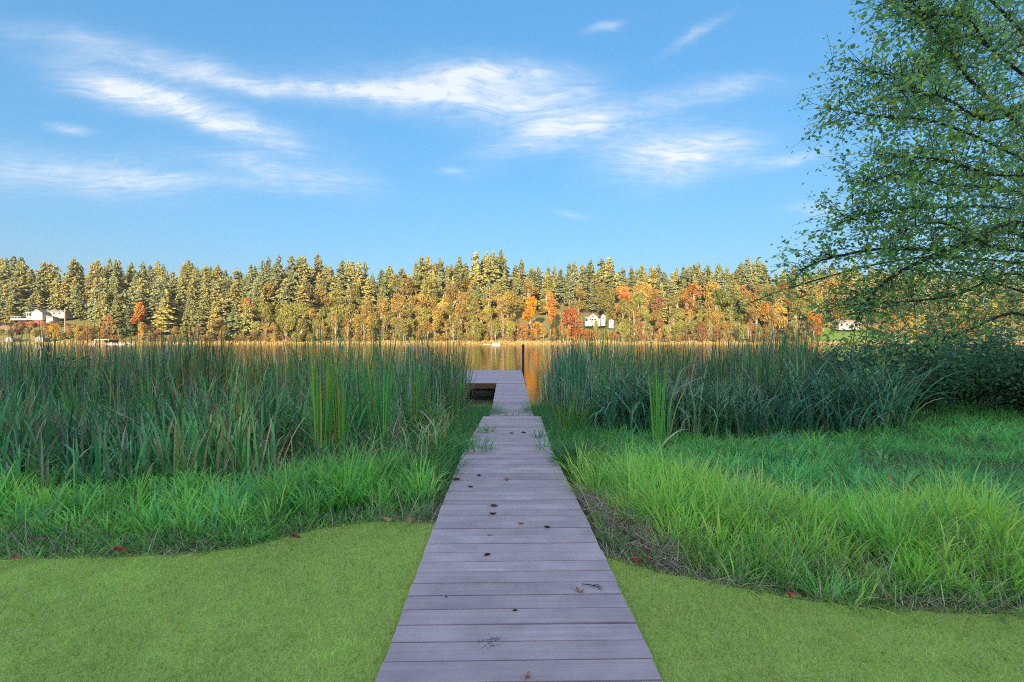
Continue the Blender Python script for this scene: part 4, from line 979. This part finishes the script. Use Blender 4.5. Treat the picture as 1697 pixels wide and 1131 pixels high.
def broad_meshes(seed, H=24.0, Rm=6.5, nleaf=1500, sparse=1.0, base=.22, sz=.62):
    r = np.random.default_rng(seed); rp = random.Random(seed)
    mb = MB(); mb.tube([(0, 0, -1.5), (r.normal(0, .3), r.normal(0, .3), H * .35), (r.normal(0, .6), r.normal(0, .6), H * .72)], [.26, .2, .09], 6)
    blobs = []
    for k in range(15):
        a = r.uniform(0, 6.28); rr = Rm * math.sqrt(r.uniform(.05, 1)) * .72; f = r.uniform(base + .10, .9)
        env = math.sin(math.pi * min(1, max(.2, (f - base + .38) / (1.34 - base)))) ** .7
        c = np.array([math.cos(a) * rr * env, math.sin(a) * rr * env, H * f]); blobs.append((c, Rm * r.uniform(.30, .48)))
        z0 = H * max(.18, f - .3); mb.tube([(0, 0, z0), tuple(c * np.array([.5, .5, 1]) + np.array([0, 0, -.06 * H])), tuple(c + np.array([0, 0, .8]))], [.16, .10, .04], 5)
    blobs.append((np.array([0, 0, H * .88]), Rm * .42))
    V = []; T = []
    per = int(nleaf * sparse / len(blobs))
    for c, br in blobs:
        d = r.normal(0, 1, (per, 3)); d /= np.linalg.norm(d, axis=1)[:, None]
        p = c + d * (br * r.uniform(.35, 1.12, per) ** .6)[:, None] * np.array([1.1, 1.1, .85])
        for q in p:
            u = r.normal(0, 1, 3); u /= np.linalg.norm(u); w = np.cross(u, r.normal(0, 1, 3)); w /= np.linalg.norm(w)
            s = sz * r.uniform(.6, 1.35); o = len(V)
            V += [q + u * s, q + w * s * .8, q - u * s * .9, q - w * s * .7]; T += [(o, o + 1, o + 2), (o, o + 2, o + 3)]
    cr = np_mesh('crown', np.array(V), tris=np.array(T), mat=M['autumn'])
    return mb.mesh('trunk', M['palebark'], smooth=True), cr

firs = [fir_meshes(s, 40, R_, b) for s, R_, b in ((1, 6.2, .10), (2, 7.4, .14), (3, 5.2, .08), (4, 8.0, .2), (5, 6.6, .12), (6, 4.6, .16))]
broads = [broad_meshes(s, 24, R_, n_, 1, b, z_) for s, R_, n_, b, z_ in ((21, 6.6, 2300, .0, .6), (22, 7.6, 2600, -.02, .62), (23, 5.8, 1900, .06, .58), (24, 8.2, 2400, .04, .62), (25, 6.2, 1100, .05, .55))]
bare_b = [broad_meshes(s, 22, 5.2, 330, 1, .3, .45) for s in (31, 32, 33)]
bush_b = [broad_meshes(s, 7, 4.2, 800, 1, .0, .42) for s in (41, 42)]

MARKS = [(45, 'above the white gabled house'), (100, 'behind the long low white house'), (145, 'right of the tall utility pole'), (190, 'above the boat shelter'), (225, 'left of the tall orange maple'), (265, 'right of the tall orange maple'),
         (310, 'above the low pale dock'), (352, 'left of the leaning ochre tree'), (395, 'right of the leaning ochre tree'), (440, 'by the left orange tree'), (490, 'where the golden wood begins'), (545, 'above the highest left reeds'),
         (600, 'midway along the golden wood'), (650, 'left of the olive broadleaf'), (700, 'above the reeds beside the dock'), (745, 'left of the big olive tree'), (790, 'above the swim raft'), (835, 'straight above the dock'), (870, 'above the mooring pole'),
         (905, 'behind the orange yellow maple'), (950, 'behind the red brown maple'), (1000, 'behind the red roofed house'), (1035, 'right of the white cottage'), (1080, 'right of the curved lamp pole'), (1130, 'near the brown red tree'), (1180, 'well right of the house'),
         (1230, 'left of the alder tips'), (1290, 'at the alder branch tips'), (1350, 'behind the outer alder twigs'), (1420, 'behind the grey roofed house'), (1500, 'behind the middle of the alder'), (1600, 'behind the thick of the alder'), (9999, 'at the right frame edge')]
def mark(px):
    for a, t in MARKS:
        if px < a: return t
def plant(name, meshes, X, Y, s, c, label, cat, group, sz=None, lean=0.0):
    e = tag(empty(name, (X, Y, float(hill_z(np.array(X), np.array(Y)))), random.uniform(0, 6.28)), label, cat, group)
    e.scale = (s, s, sz or s); e.rotation_euler = (lean, 0, e.rotation_euler[2])
    link('trunk', meshes[0], e)
    k = link('crown', meshes[1], e); k.color = (*c, 1)
    return e

FIRN = ['mid green', 'yellowish', 'dark green', 'golden olive', 'blue green']
FIRC = [(.30, .29, .11), (.36, .325, .115), (.25, .265, .115), (.41, .345, .12), (.28, .30, .165)]
def fcol(i=None):
    i = random.randrange(5) if i is None else i
    return tuple(np.array(FIRC[i]) * random.uniform(.85, 1.2))
def ppx(X, Y): return 848.5 + F * X / Y
def zone(px):
    return ('above the white house at the far left' if px < 130 else 'on the left of the far hillside' if px < 430 else 'behind the golden shore trees left of the dock' if px < 770 else
            'above the orange maples beyond the dock' if px < 1000 else 'right of the red roofed house' if px < 1330 else 'behind the overhanging alder')
def clear_of_houses(px, Y, top_px=None):
    if 18 < px < 118 and Y < 414: return False
    if 958 < px < 1024 and Y < 398: return False
    if 1376 < px < 1440 and Y < 400: return False
    return True
# skyline of the photograph: tree tops (px, py); back trees are sized to reach it
SKX = [-60, 0, 60, 120, 185, 240, 325, 370, 410, 450, 520, 560, 640, 690, 740, 820, 865, 885, 950, 1015, 1060, 1110, 1160, 1200, 1245, 1290, 1400, 1500, 1700, 1800]
SKY_ = [425, 428, 434, 434, 428, 440, 436, 448, 442, 424, 424, 432, 434, 432, 428, 416, 430, 448, 434, 426, 440, 446, 436, 446, 428, 448, 440, 450, 458, 460]
count = 0
rest = []
for row, (Y0, step) in enumerate(((372, 13), (390, 12.5), (408, 12.5), (428, 12), (450, 12), (476, 11.5), (505, 11), (540, 10.5), (580, 10))):
    half = 1.07 * Y0
    X = -half
    while X < half:
        Yj = Y0 + random.uniform(-9, 9); Xj = X + random.uniform(-4, 4); px = ppx(Xj, Yj)
        X += step * random.uniform(.75, 1.25)
        pr = (interp(px, [110, 140, 300, 430, 445], [0, .7, .85, .7, 0]) if row <= 1 else interp(px, [0, 420, 450, 1000, 1030], [1, .95, .15, .15, .15]) if row <= 3 else
              interp(px, [0, 430, 480, 1000, 1060, 1330, 1380], [1, 1, .8, .75, .45, .45, .8]) if row <= 5 else 1.0)
        if random.random() > pr or not clear_of_houses(px, Yj): continue
        g = float(hill_z(np.array(Xj), np.array(Yj)))
        if row >= 6:
            top = CAMZ + (565.5 - np.interp(px, SKX, SKY_) - random.choice([-6, 0, 0, 6, 12, 20, 26])) * Yj / F
            hgt = np.clip(top - g, 16, 62)
        else: hgt = random.uniform(22, 33) if row <= 3 else random.uniform(27, 38)
        k = random.randrange(len(firs)); s = hgt / 40.0; wid = max(.95, min(1.7, s * random.uniform(1.1, 1.85)))
        if count >= 298:
            rest.append((k, Xj, Yj, g, wid, s)); continue
        count += 1
        z = zone(px)
        ci = random.randrange(5); rn = 'front' if row <= 2 else 'middle' if row <= 4 else 'upper'
        hn = 'short' if hgt < 26 else 'tall' if hgt > 33 else 'medium'
        plant('fir_tree', firs[k], Xj, Yj, wid, fcol(ci), '%s %s fir in the %s rows %s' % (hn, FIRN[ci], rn, mark(px)), 'tree', 'firs on the far hillside', sz=s)
parts = []
for (k, X, Y, g, wid, s) in rest:
    V, T = firs[k][2], firs[k][3]; a = random.uniform(0, 6.28); ca, sa = math.cos(a), math.sin(a)
    v = np.stack([X + wid * (V[:, 0] * ca - V[:, 1] * sa), Y + wid * (V[:, 0] * sa + V[:, 1] * ca), g + s * V[:, 2]], -1)
    parts.append((v, np.zeros((0, 4), int), T, np.repeat(np.array([fcol()]), len(v), 0)))
# the wood continues behind the ridge line and beyond the frame
for X in np.arange(-760, 761, 14.0):
    for Y0 in (640,):
        Xj, Yj = X + random.uniform(-6, 6), Y0 + random.uniform(-20, 20); k = random.randrange(6); V, T = firs[k][2], firs[k][3]; s = random.uniform(.45, .72)
        g = float(hill_z(np.array(Xj), np.array(Yj)))
        v = np.stack([Xj + .8 * V[:, 0], Yj + .8 * V[:, 1], g + s * V[:, 2]], -1); parts.append((v, np.zeros((0, 4), int), T, np.repeat(np.array([fcol()]), len(v), 0)))
stuff('distant_wood', parts, M['forest'], 'distant mass of firs at the back of the far hillside', 'wood')
parts = []  # unseen firs topping the ridge that was added for shade
for X in np.arange(-330, 331, 9.0):
    Yj = -205 + random.uniform(-14, 14); k = random.randrange(6); V, T = firs[k][2], firs[k][3]; s = random.uniform(.2, .3); g = float(ridge_z(np.array(X), np.array(Yj)))
    v = np.stack([X + .7 * V[:, 0], Yj + .7 * V[:, 1], g - 1 + s * V[:, 2]], -1); parts.append((v, np.zeros((0, 4), int), T, np.repeat(np.array([fcol()]), len(v), 0)))
stuff('ridge_wood', parts, M['forest'], 'unseen wood on the added shading ridge behind the viewer', 'wood')

# broadleaf trees: named colours, then the shoreline band
GOLD, OCHRE, OLIVE, YGRN, ORNG, RUST, YEL, BRNR = (.42, .29, .08), (.36, .245, .08), (.28, .245, .075), (.32, .30, .08), (.52, .22, .055), (.38, .19, .09), (.58, .36, .05), (.32, .17, .10)
named = [(90, 362, 13, 1.0, YEL, 1, 'bright yellow tree below the utility pole at the far left'), (232, 372, 27, .8, ORNG, 0, 'tall bright orange maple on the left of the far shore'), (412, 385, 29, .75, ORNG, 2, 'orange tree at the left end of the golden shore wood'),
         (178, 362, 19, .9, (.42, .19, .07), 4, 'pale trunked rusty tree left of the tall orange maple'), (148, 360, 10, .9, RUST, 1, 'low red brown tree behind the left boathouse'), (352, 358, 17, 1.0, OCHRE, 4, 'leaning bare branched ochre tree on the left shore'), (362, 366, 17, .8, YEL, 2, 'yellow tree beside the leaning ochre one'),
         (880, 376, 31, .95, (.55, .26, .03), 0, 'orange yellow maple left of the red brown maple'), (912, 382, 34, .7, ORNG, 2, 'tallest bright orange maple on the far shore beyond the dock'), (945, 362, 25, 1.15, (.44, .16, .06), 1, 'broad red brown maple left of the red roofed house'), (918, 360, 17, .8, (.12, .13, .04), 2, 'small dark green tree in front of the red brown maple'),
         (858, 360, 15, .9, (.36, .20, .10), 4, 'thin pinkish bare tree by the shore beyond the dock'), (988, 374, 12.5, .75, YGRN, 2, 'small yellow green tree in front of the red roofed house'), (1032, 420, 33, .9, ORNG, 3, 'orange maple high on the slope right of the house'), (1092, 405, 24, 1.0, BRNR, 1, 'brown red tree amid the firs right of the house'),
         (1085, 440, 26, .9, (.42, .20, .06), 0, 'rusty round tree high on the ridge right of the house'), (1112, 366, 16, .9, (.42, .26, .14), 4, 'pale bare pinkish tree on the right of the far shore'), (1272, 385, 26, 1.0, ORNG, 0, 'orange maple at the left tip of the alder branches'), (1350, 372, 21, 1.0, (.50, .22, .05), 1, 'orange maple left of the grey roofed house'), (1550, 375, 17, 1.1, (.42, .13, .09), 1, 'red maple seen through the alder'), (1590, 368, 13, 1.1, (.50, .24, .05), 3, 'orange bush tree seen through the alder'),
         (190, 560, 30, 1.2, (.24, .17, .055), 3, 'domed brown broadleaf crown on the left skyline'), (765, 470, 33, 1.1, (.22, .17, .05), 3, 'large olive brown tree below the highest firs'), (660, 455, 33, 1.0, (.23, .18, .05), 0, 'olive broadleaf tree at the centre left among firs')]
for (px, Y, h, wd, c, k, lab) in named:
    if h: plant('maple_tree', broads[k], (px - 848.5) * Y / F, Y, h / 24 * wd, c, lab, 'tree', 'autumn trees on the far shore', sz=h / 24)
CN = {GOLD: 'gold', OCHRE: 'ochre', OLIVE: 'olive', YGRN: 'yellow green', ORNG: 'orange', RUST: 'rust', YEL: 'yellow', BRNR: 'brown red'}
def band(Y0, x0, x1, step, h0, h1, pal, label, group, src=None, name='alder_tree', skip=0.0, jit=7, low=False):
    px = x0
    while px < x1:
        Yj = Y0 + random.uniform(-jit, jit); p = px + random.uniform(-5, 5); px += step * random.uniform(.7, 1.3)
        if random.random() < skip or not (low or clear_of_houses(p, Yj)): continue
        if 1360 < p < 1450 and Yj < 380: continue
        if 205 < p < 222 and Yj < 372: continue
        h = random.uniform(h0, h1); c0 = random.choice(pal); c = np.array(c0) * random.uniform(.8, 1.2)
        cn = CN.get(c0, 'pinkish tan' if c0[2] > .075 else 'orange' if c0[0] > .35 else 'dark olive'); hn = 'low' if h < h0 + (h1 - h0) * .4 else 'high' if h > h0 + (h1 - h0) * .7 else 'medium'
        lab = '%s %s %s %s' % (hn, cn, label, mark(p))
        ms = random.choice(src or broads)
        plant(name, ms, (p - 848.5) * Yj / F, Yj, h / (7.0 if src is bush_b else 24) * random.uniform(.85, 1.1), tuple(c), lab, 'bush' if src is bush_b else 'tree', group, sz=h / (7.0 if src is bush_b else 24), lean=random.uniform(-.06, .06))
SH = [GOLD, OCHRE, OLIVE, YGRN, YGRN, OLIVE, GOLD]
band(360, 425, 850, 13, 13, 20, [OLIVE, YGRN, YGRN, GOLD], 'alder in the first shore row', 'front shore alders left of the dock')
band(378, 420, 850, 15, 20, 27, SH, 'alder in the second shore row', 'second row alders left of the dock')
band(402, 560, 860, 22, 24, 31, [OCHRE, GOLD, OLIVE], 'broadleaf above the shore wood', 'slope trees left of the dock')
band(362, 1030, 1360, 15, 10, 17, [OLIVE, GOLD, YGRN, (.34, .19, .09), RUST], 'autumn tree at the right shore', 'shore trees right of the house')
band(384, 1012, 1370, 17, 17, 26, [OLIVE, YGRN, GOLD, OCHRE, (.15, .16, .04)], 'autumn tree on the right slope', 'slope trees right of the house')
band(412, 1010, 1390, 20, 22, 31, [OLIVE, YGRN, OCHRE, (.16, .17, .045), (.40, .20, .05)], 'broadleaf high on the right slope', 'upper slope trees right of the house')
band(364, 130, 425, 21, 8, 15, [GOLD, OCHRE, YGRN, OLIVE, RUST], 'autumn tree at the left shore', 'small shore trees at the left')
band(372, 1440, 1760, 24, 13, 22, [OLIVE, GOLD, OCHRE, YGRN], 'far shore tree', 'shore trees behind the alder')
band(410, 1400, 1790, 26, 20, 28, [OLIVE, YGRN, (.15, .16, .05)], 'slope tree', 'slope trees behind the alder')
band(366, 850, 960, 16, 8, 13, [(.44, .22, .07), GOLD, ORNG], 'tree at the water', 'low trees below the maples')
band(365, 30, 135, 22, 6, 9, [YGRN, OCHRE, OLIVE], 'bushy tree below the white house', 'trees below the white house')
band(445, 440, 1000, 42, 26, 34, [(.30, .22, .07), OLIVE, OCHRE], 'broadleaf among the firs', 'broadleaf trees among the firs')
band(440, 1010, 1400, 26, 24, 33, [OLIVE, OCHRE, (.40, .20, .06), GOLD], 'broadleaf near the right ridge', 'broadleaf trees near the right ridge')
band(357, 440, 850, 27, 14, 21, [GOLD, OCHRE], 'half bare alder with pale trunk', 'half bare alders', src=bare_b, name='bare_tree', jit=3)
band(360, 1020, 1360, 38, 11, 18, [(.42, .24, .12), GOLD], 'half bare tree at the right shore', 'half bare trees right of the house', src=bare_b, name='bare_tree', jit=3)
band(358, 120, 1350, 11, 3.2, 6.0, [OCHRE, RUST, OLIVE, GOLD], 'bush at the far waterline', 'bushes along the far waterline', src=bush_b, name='shore_bush', skip=.12, jit=5)
band(368, 950, 1034, 10, 4.5, 7.5, [RUST, OCHRE, YGRN, ORNG], 'bush below the house', 'bushes below the red roofed house', src=bush_b, name='shore_bush', jit=4, low=True)
band(372, 6, 130, 9, 3.5, 7.0, [RUST, OCHRE, OLIVE, YGRN], 'bush on the bare slope', 'bushes below the white house', src=bush_b, name='shore_bush', jit=9, low=True)
band(398, 20, 128, 8, 3.0, 5.0, [RUST, OCHRE, BRNR, OLIVE], 'bush close below the house', 'bushes close below the white house', src=bush_b, name='shore_bush', jit=5, low=True)
band(385, 120, 440, 13, 4, 8, [OCHRE, OLIVE, YGRN, GOLD], 'bush under the firs', 'bushes under the left firs', src=bush_b, name='shore_bush', jit=12)

# golden marsh grass along the far waterline
n = 40000
x = rng.uniform(-450, 480, n); y = shore_y(x) + rng.uniform(-3.5, 13, n); z = hill_z(x, y)
z = np.maximum(z, WATER)
c = pick([(.46, .31, .10), (.38, .25, .09), (.50, .38, .15), (.42, .22, .09)], [3, 3, 2, 1], n)
stuff('shore_grass', [blades(np.stack([x, y, z - .1], -1), rng.uniform(.7, 1.9, n) * (.25 + .8 * vnoise(x, y, .08)), rng.uniform(.15, .4, n), rng.uniform(0, 6.28, n), rng.uniform(0, .3, n), rng.uniform(0, .4, n), 2, c, twist=np.zeros(n))], M['straw'], 'golden marsh grass strip along the far waterline', 'grass')

# ------------------------------------------------------------------ houses, sheds, docks and poles across the lake
def at(px, py, Y): p = W(px, py, Y); return p
def window(parent, x0, x1, y, z0, z1):
    w = MB().box(x0, x1, y - .10, y - .04, z0, z1).build('window', M['white'], parent)
    MB().box(x0 + .12, x1 - .12, y - .13, y - .105, z0 + .12, z1 - .12).build('pane', M['glass'], w)
# white house, far left
Y = 408; s = Y / F; b = at(60, 531, Y); hz = float(hill_z(np.array(b.x), np.array(Y)))
h = tag(empty('white_house', (b.x, Y, b.z)), 'white gabled house with railed terrace on the slope at the far left', 'house')
MB().box(-16, 4.0, 1.2, 12, -7, -.05).build('foundation', M['redbrown'], h)
MB().prism_y([(-4, 0), (5, 0), (5, 6.0), (.5, 8.9), (-4, 6.0)], 0, 10).build('wall', M['white'], h)
MB().prism_y([(-4.6, 5.75), (.5, 9.05), (5.6, 5.75), (5.6, 6.05), (.5, 9.45), (-4.6, 6.05)], -.5, 10.5).build('roof', M['greyroof'], h)
MB().box(-9.5, -4.03, 1.0, 9, 0, 6.6).build('wing_wall', M['white'], h)
MB().box(-10.1, -4.06, .5, 9.5, 6.65, 7.0).build('wing_roof', M['greyroof'], h)
for (x0, x1, z0, z1) in ((-9.0, -7.2, 3.4, 6.0), (-6.9, -4.6, 3.4, 6.0)): window(h, x0, x1, 1.0, z0, z1)
MB().box(-17.5, -4.05, -4, .9, -.1, .25).build('terrace', M['white'], h)
MB().box(-17.5, -9.55, -3.5, .9, 2.9, 3.2).build('terrace_roof', M['white'], h)
for x in (-17.3, -14.6, -11.8, -9.8): MB().box(x - .15, x + .15, -3.4, -3.1, .25, 2.9).build('terrace_post', M['white'], h)
MB().box(-17.4, -4.1, -3.95, -3.85, .3, 1.35).build('railing', M['white'], h)
MB().box(-16.5, -10.4, .75, .9, .3, 2.7).build('terrace_door', M['glass'], h)
MB().box(5.03, 11, 3, 10, -4, 2.4).build('side_wing', M['cream'], h)
MB().prism_y([(4.95, 2.45), (11.6, 2.45), (11.6, 2.7), (5.05, 4.4)], 2.5, 10.5).build('side_roof', M['greyroof'], h)
b = at(90, 522, 415)
g = tag(empty('low_house', (b.x, 415, b.z)), 'long low white house right of the gabled one at the far left', 'house')
MB().box(-7, 8, 0, 8, -3, 2.2).build('wall', M['cream'], g); MB().prism_y([(-7.6, 2.25), (8.6, 2.25), (7, 3.6), (-6, 3.6)], -.6, 8.6).build('roof', M['greyroof'], g)
for x in (-5, -1, 3.5): window(g, x, x + 1.8, 0, .6, 2.0)
for (px, w_, hh, lab) in ((65, 6.2, 4.2, 'small white shed at the waterline below the white house'), (15, 5.5, 3.8, 'small white shed at the waterline at the left frame edge')):
    Y = 353; b = at(px, 571, Y)
    if True:
        e = tag(empty('white_shed', (b.x, Y, max(float(hill_z(np.array(b.x), np.array(Y))), .0))), lab, 'shed')
        MB().box(-w_ / 2, w_ / 2, 0, 5, -1.2, hh * .72).build('wall', M['cream'], e)
        MB().prism_y([(-w_ / 2 - .3, hh * .72 + .02), (w_ / 2 + .3, hh * .72 + .02), (0, hh)], -.3, 5.3).build('roof', M['cream'], e)
        MB().box(-.6, .5, -.06, -.01, -.6, 1.8).build('door', M['greyroof'], e)
# red roofed house
Y = 390; b = at(982.5, 535, Y)
h = tag(empty('red_roofed_house', (b.x, Y, b.z)), 'cream gabled house with red roof on the far shore beyond the dock', 'house')
MB().prism_y([(-5.6, -4), (5.6, -4), (5.6, 6.2), (0, 10.2), (-5.6, 6.2)], 0, 11).build('wall', M['cream'], h)
rf = MB().prism_y([(-6.5, 5.7), (0, 10.35), (6.5, 5.7), (6.5, 6.05), (0, 10.75), (-6.5, 6.05)], -.7, 11.5).build('roof', M['redroof'], h)
MB().box(-.6, .5, 4, 5, 9.4, 11.6).build('chimney', M['redbrown'], rf)
window(h, -.9, .9, 0, 6.4, 8.0); window(h, -3.8, -2.0, 0, 2.6, 4.2); window(h, 1.4, 3.6, 0, 2.6, 4.4); window(h, -1.2, .6, 0, 2.4, 4.4)
MB().box(-8.6, -5.63, .4, 8, -4, 5.6).build('porch_wall', M['cream'], h); MB().box(-9.0, -5.66, 0, 8.4, 5.63, 5.95).build('porch_roof', M['white'], h)
MB().box(-8.3, -6.0, .28, .36, 1.6, 5.0).build('porch_opening', M['glass'], h)
MB().box(5.63, 8.6, .8, 8, -4, 4.6).build('side_wall', M['cream'], h); MB().box(5.66, 9.0, .4, 8.4, 4.63, 4.95).build('side_roof', M['greyroof'], h)
h.scale = (.70, .70, .70)
for px, py, w_, hh, lab in ((1000, 532, 3.2, 5.2, 'narrow white outbuilding right of the red roofed house'), (1013, 536, 3.8, 3.0, 'low white cottage further right of the red roofed house')):
    b = at(px, py, 393); e = tag(empty('cottage', (b.x, 393, b.z)), lab, 'cottage')
    MB().prism_y([(-w_ / 2, -4), (w_ / 2, -4), (w_ / 2, hh * .7), (0, hh), (-w_ / 2, hh * .7)], 0, 6).build('wall', M['white'], e)
    MB().prism_y([(-w_ / 2 - .4, hh * .7 - .25), (0, hh + .05), (w_ / 2 + .4, hh * .7 - .25), (w_ / 2 + .4, hh * .7), (0, hh + .4), (-w_ / 2 - .4, hh * .7)], -.4, 6.4).build('roof', M['greyroof'], e)
    window(e, -w_ * .3, w_ * .1, 0, hh * .25, hh * .55)
# grey roofed house behind the alder
Y = 388; b = at(1407, 541, Y)
h = tag(empty('grey_roofed_house', (b.x, Y, b.z)), 'low house with pale grey roof on the lawn slope behind the alder', 'house')
MB().box(-8, 8, 0, 8, -3, 2.3).build('wall', M['cream'], h)
MB().prism_y([(-8.8, 2.32), (8.8, 2.32), (6.4, 4.6), (-6.8, 4.6)], -.8, 8.8).build('roof', M['greyroof'], h)
for x in (-6.4, -2.6, 1.2, 4.6): window(h, x, x + 1.9, 0, .4, 1.8)
# boathouse, docks and boats at the left shore
def sits(px, Y): return Vector(((px - 848.5) * Y / F, Y, WATER))
e = tag(empty('boat_shelter', sits(168, 318)), 'open boat shelter with flat white roof at the left shore', 'boathouse')
MB().box(-4.8, 4.8, 0, 8, 2.9, 3.3).build('roof', M['white'], e)
for x in (-4.5, 0, 4.5):
    for y in (.3, 7.6): MB().box(x - .12, x + .12, y - .12, y + .12, -1.5, 2.9).build('post', M['pole'], e)
MB().box(-4.8, 4.8, 7.75, 7.95, .2, 2.88).build('back_wall', M['redbrown'], e); MB().box(-4.8, 4.8, -1.5, 0, .25, .5).build('deck', M['pole'], e)
def boat(px, Y, L_, lab, cab=True, rz=0):
    e = tag(empty('moored_boat', sits(px, Y), rz), lab, 'boat', 'boats moored at the left shore')
    vs = []; st_ = [(-.5, .32, .0), (-.2, .36, .0), (.2, .34, .05), (.42, .18, .15), (.5, .01, .25)]
    mb = MB(); vs = []
    for (t, w, sh) in st_:
        for (yy, zz) in ((-w, .75 + sh), (-w * .7, -.15), (w * .7, -.15), (w, .75 + sh)): vs.append((t * L_, yy * L_ * .42, zz))
    fs = [(i * 4 + j, i * 4 + j + 1, i * 4 + 5 + j, i * 4 + 4 + j) for i in range(4) for j in range(3)] + [(i * 4 + 3, i * 4, i * 4 + 4, i * 4 + 7) for i in range(4)] + [(0, 1, 2, 3)]
    mb.add(vs, fs).build('hull', M['white'], e)
    if cab:
        MB().prism_y([(-.18 * L_, .78), (.12 * L_, .78), (.05 * L_, 1.55), (-.15 * L_, 1.6)], -.6, .6).build('cabin', M['white'], e)
        MB().box(-.1 * L_, .02 * L_, -.62, -.605, 1.05, 1.4).build('window', M['glass'], e)
boat(186, 312, 6.0, 'white motor boat right beside the boat shelter'); boat(200, 309, 5.4, 'white motor boat in the middle of the left moorings', rz=.3); boat(215, 314, 5.0, 'white motor boat farthest right of the left moorings', rz=-.2)
for px, Y, L_, lab in ((190, 322, 20, 'low grey dock behind the moored boats at the left shore'), (310, 338, 14, 'low pale dock at the shore left of the golden wood'), (150, 305, 5, 'short white float left of the boat shelter')):
    e = tag(empty('shore_dock', sits(px, Y)), lab, 'dock')
    MB().box(-L_ / 2, L_ / 2, 0, 2.2, .35, .55).build('deck', M['white'] if L_ < 8 else M['cream'], e)
    for x in np.linspace(-L_ / 2 + .4, L_ / 2 - .4, 4): MB().box(x - .14, x + .14, .2, .5, -1.5, .9 if L_ > 8 else .35).build('post', M['pole'], e)
e = tag(empty('swim_raft', sits(822, 300)), 'white swim raft floating before the far shore', 'raft')
MB().box(-2.6, 2.2, 0, 3, .1, .5).build('deck', M['white'], e); MB().box(-2.4, -.1, .1, .5, -.3, .08).build('float_drum', M['drum'], e); MB().box(.2, 2.0, .1, .5, -.3, .08).build('float_drum', M['drum'], e)
MB().box(-2.5, 2.1, 2.8, 2.9, .52, 1.15).build('railing', M['white'], e)
e = tag(empty('floating_log', sits(808, 312)), 'long dark low float left of the swim raft', 'float')
MB().tube([(-2.6, 0, .1), (-2.4, 0, .12), (1.6, .2, .12), (1.8, .2, .1)], [.1, .3, .3, .12], 8).build('trunk', M['pole'], e, smooth=True)
for (px, p0, p1, Y, lab) in ((108, 512, 552, 380, 'tall pale utility pole right of the white house'), (51.5, 496, 520, 420, 'utility pole standing behind the white house'), (1051, 517, 552, 372, 'pale curved top lamp pole right of the red roofed house')):
    a, b = at(px, p1, Y), at(px, p0, Y); e = tag(empty('utility_pole', a), lab, 'pole'); H = b.z - a.z
    MB().tube([(0, 0, -4), (-.1, 0, H * .5), (-.35, 0, H)], [.34, .3, .24], 8).build('shaft', M['pole'], e, smooth=True)
    if px < 1000: MB().box(-1.5, .9, -.12, .12, H - 1.3, H - 1.05).build('crossarm', M['pole'], e)
    else: MB().tube([(-.35, 0, H - .1), (-.9, 0, H + .5), (-2.4, 0, H + .8)], [.2, .17, .14], 6).build('arm', M['pole'], e, smooth=True)

# ------------------------------------------------------------------ thin haze added to soften the treeline and lift its dark gaps
hm = bpy.data.materials.new('added_haze'); hm.use_nodes = True
hm.node_tree.nodes.remove(hm.node_tree.nodes['Principled BSDF'])
pv = node(hm.node_tree, 'ShaderNodeVolumePrincipled', inp={'Density': .000055})
pv.inputs['Color'].default_value = (.86, .9, .95, 1)
hm.node_tree.links.new(pv.outputs[0], hm.node_tree.nodes['Material Output'].inputs['Volume'])
hz_o = MB().box(-910, 910, -335, 1005, -8, 128).build('haze', hm)
tag(hz_o, 'thin pale haze added to lift the dark gaps of the far woods', 'haze', kind='stuff')
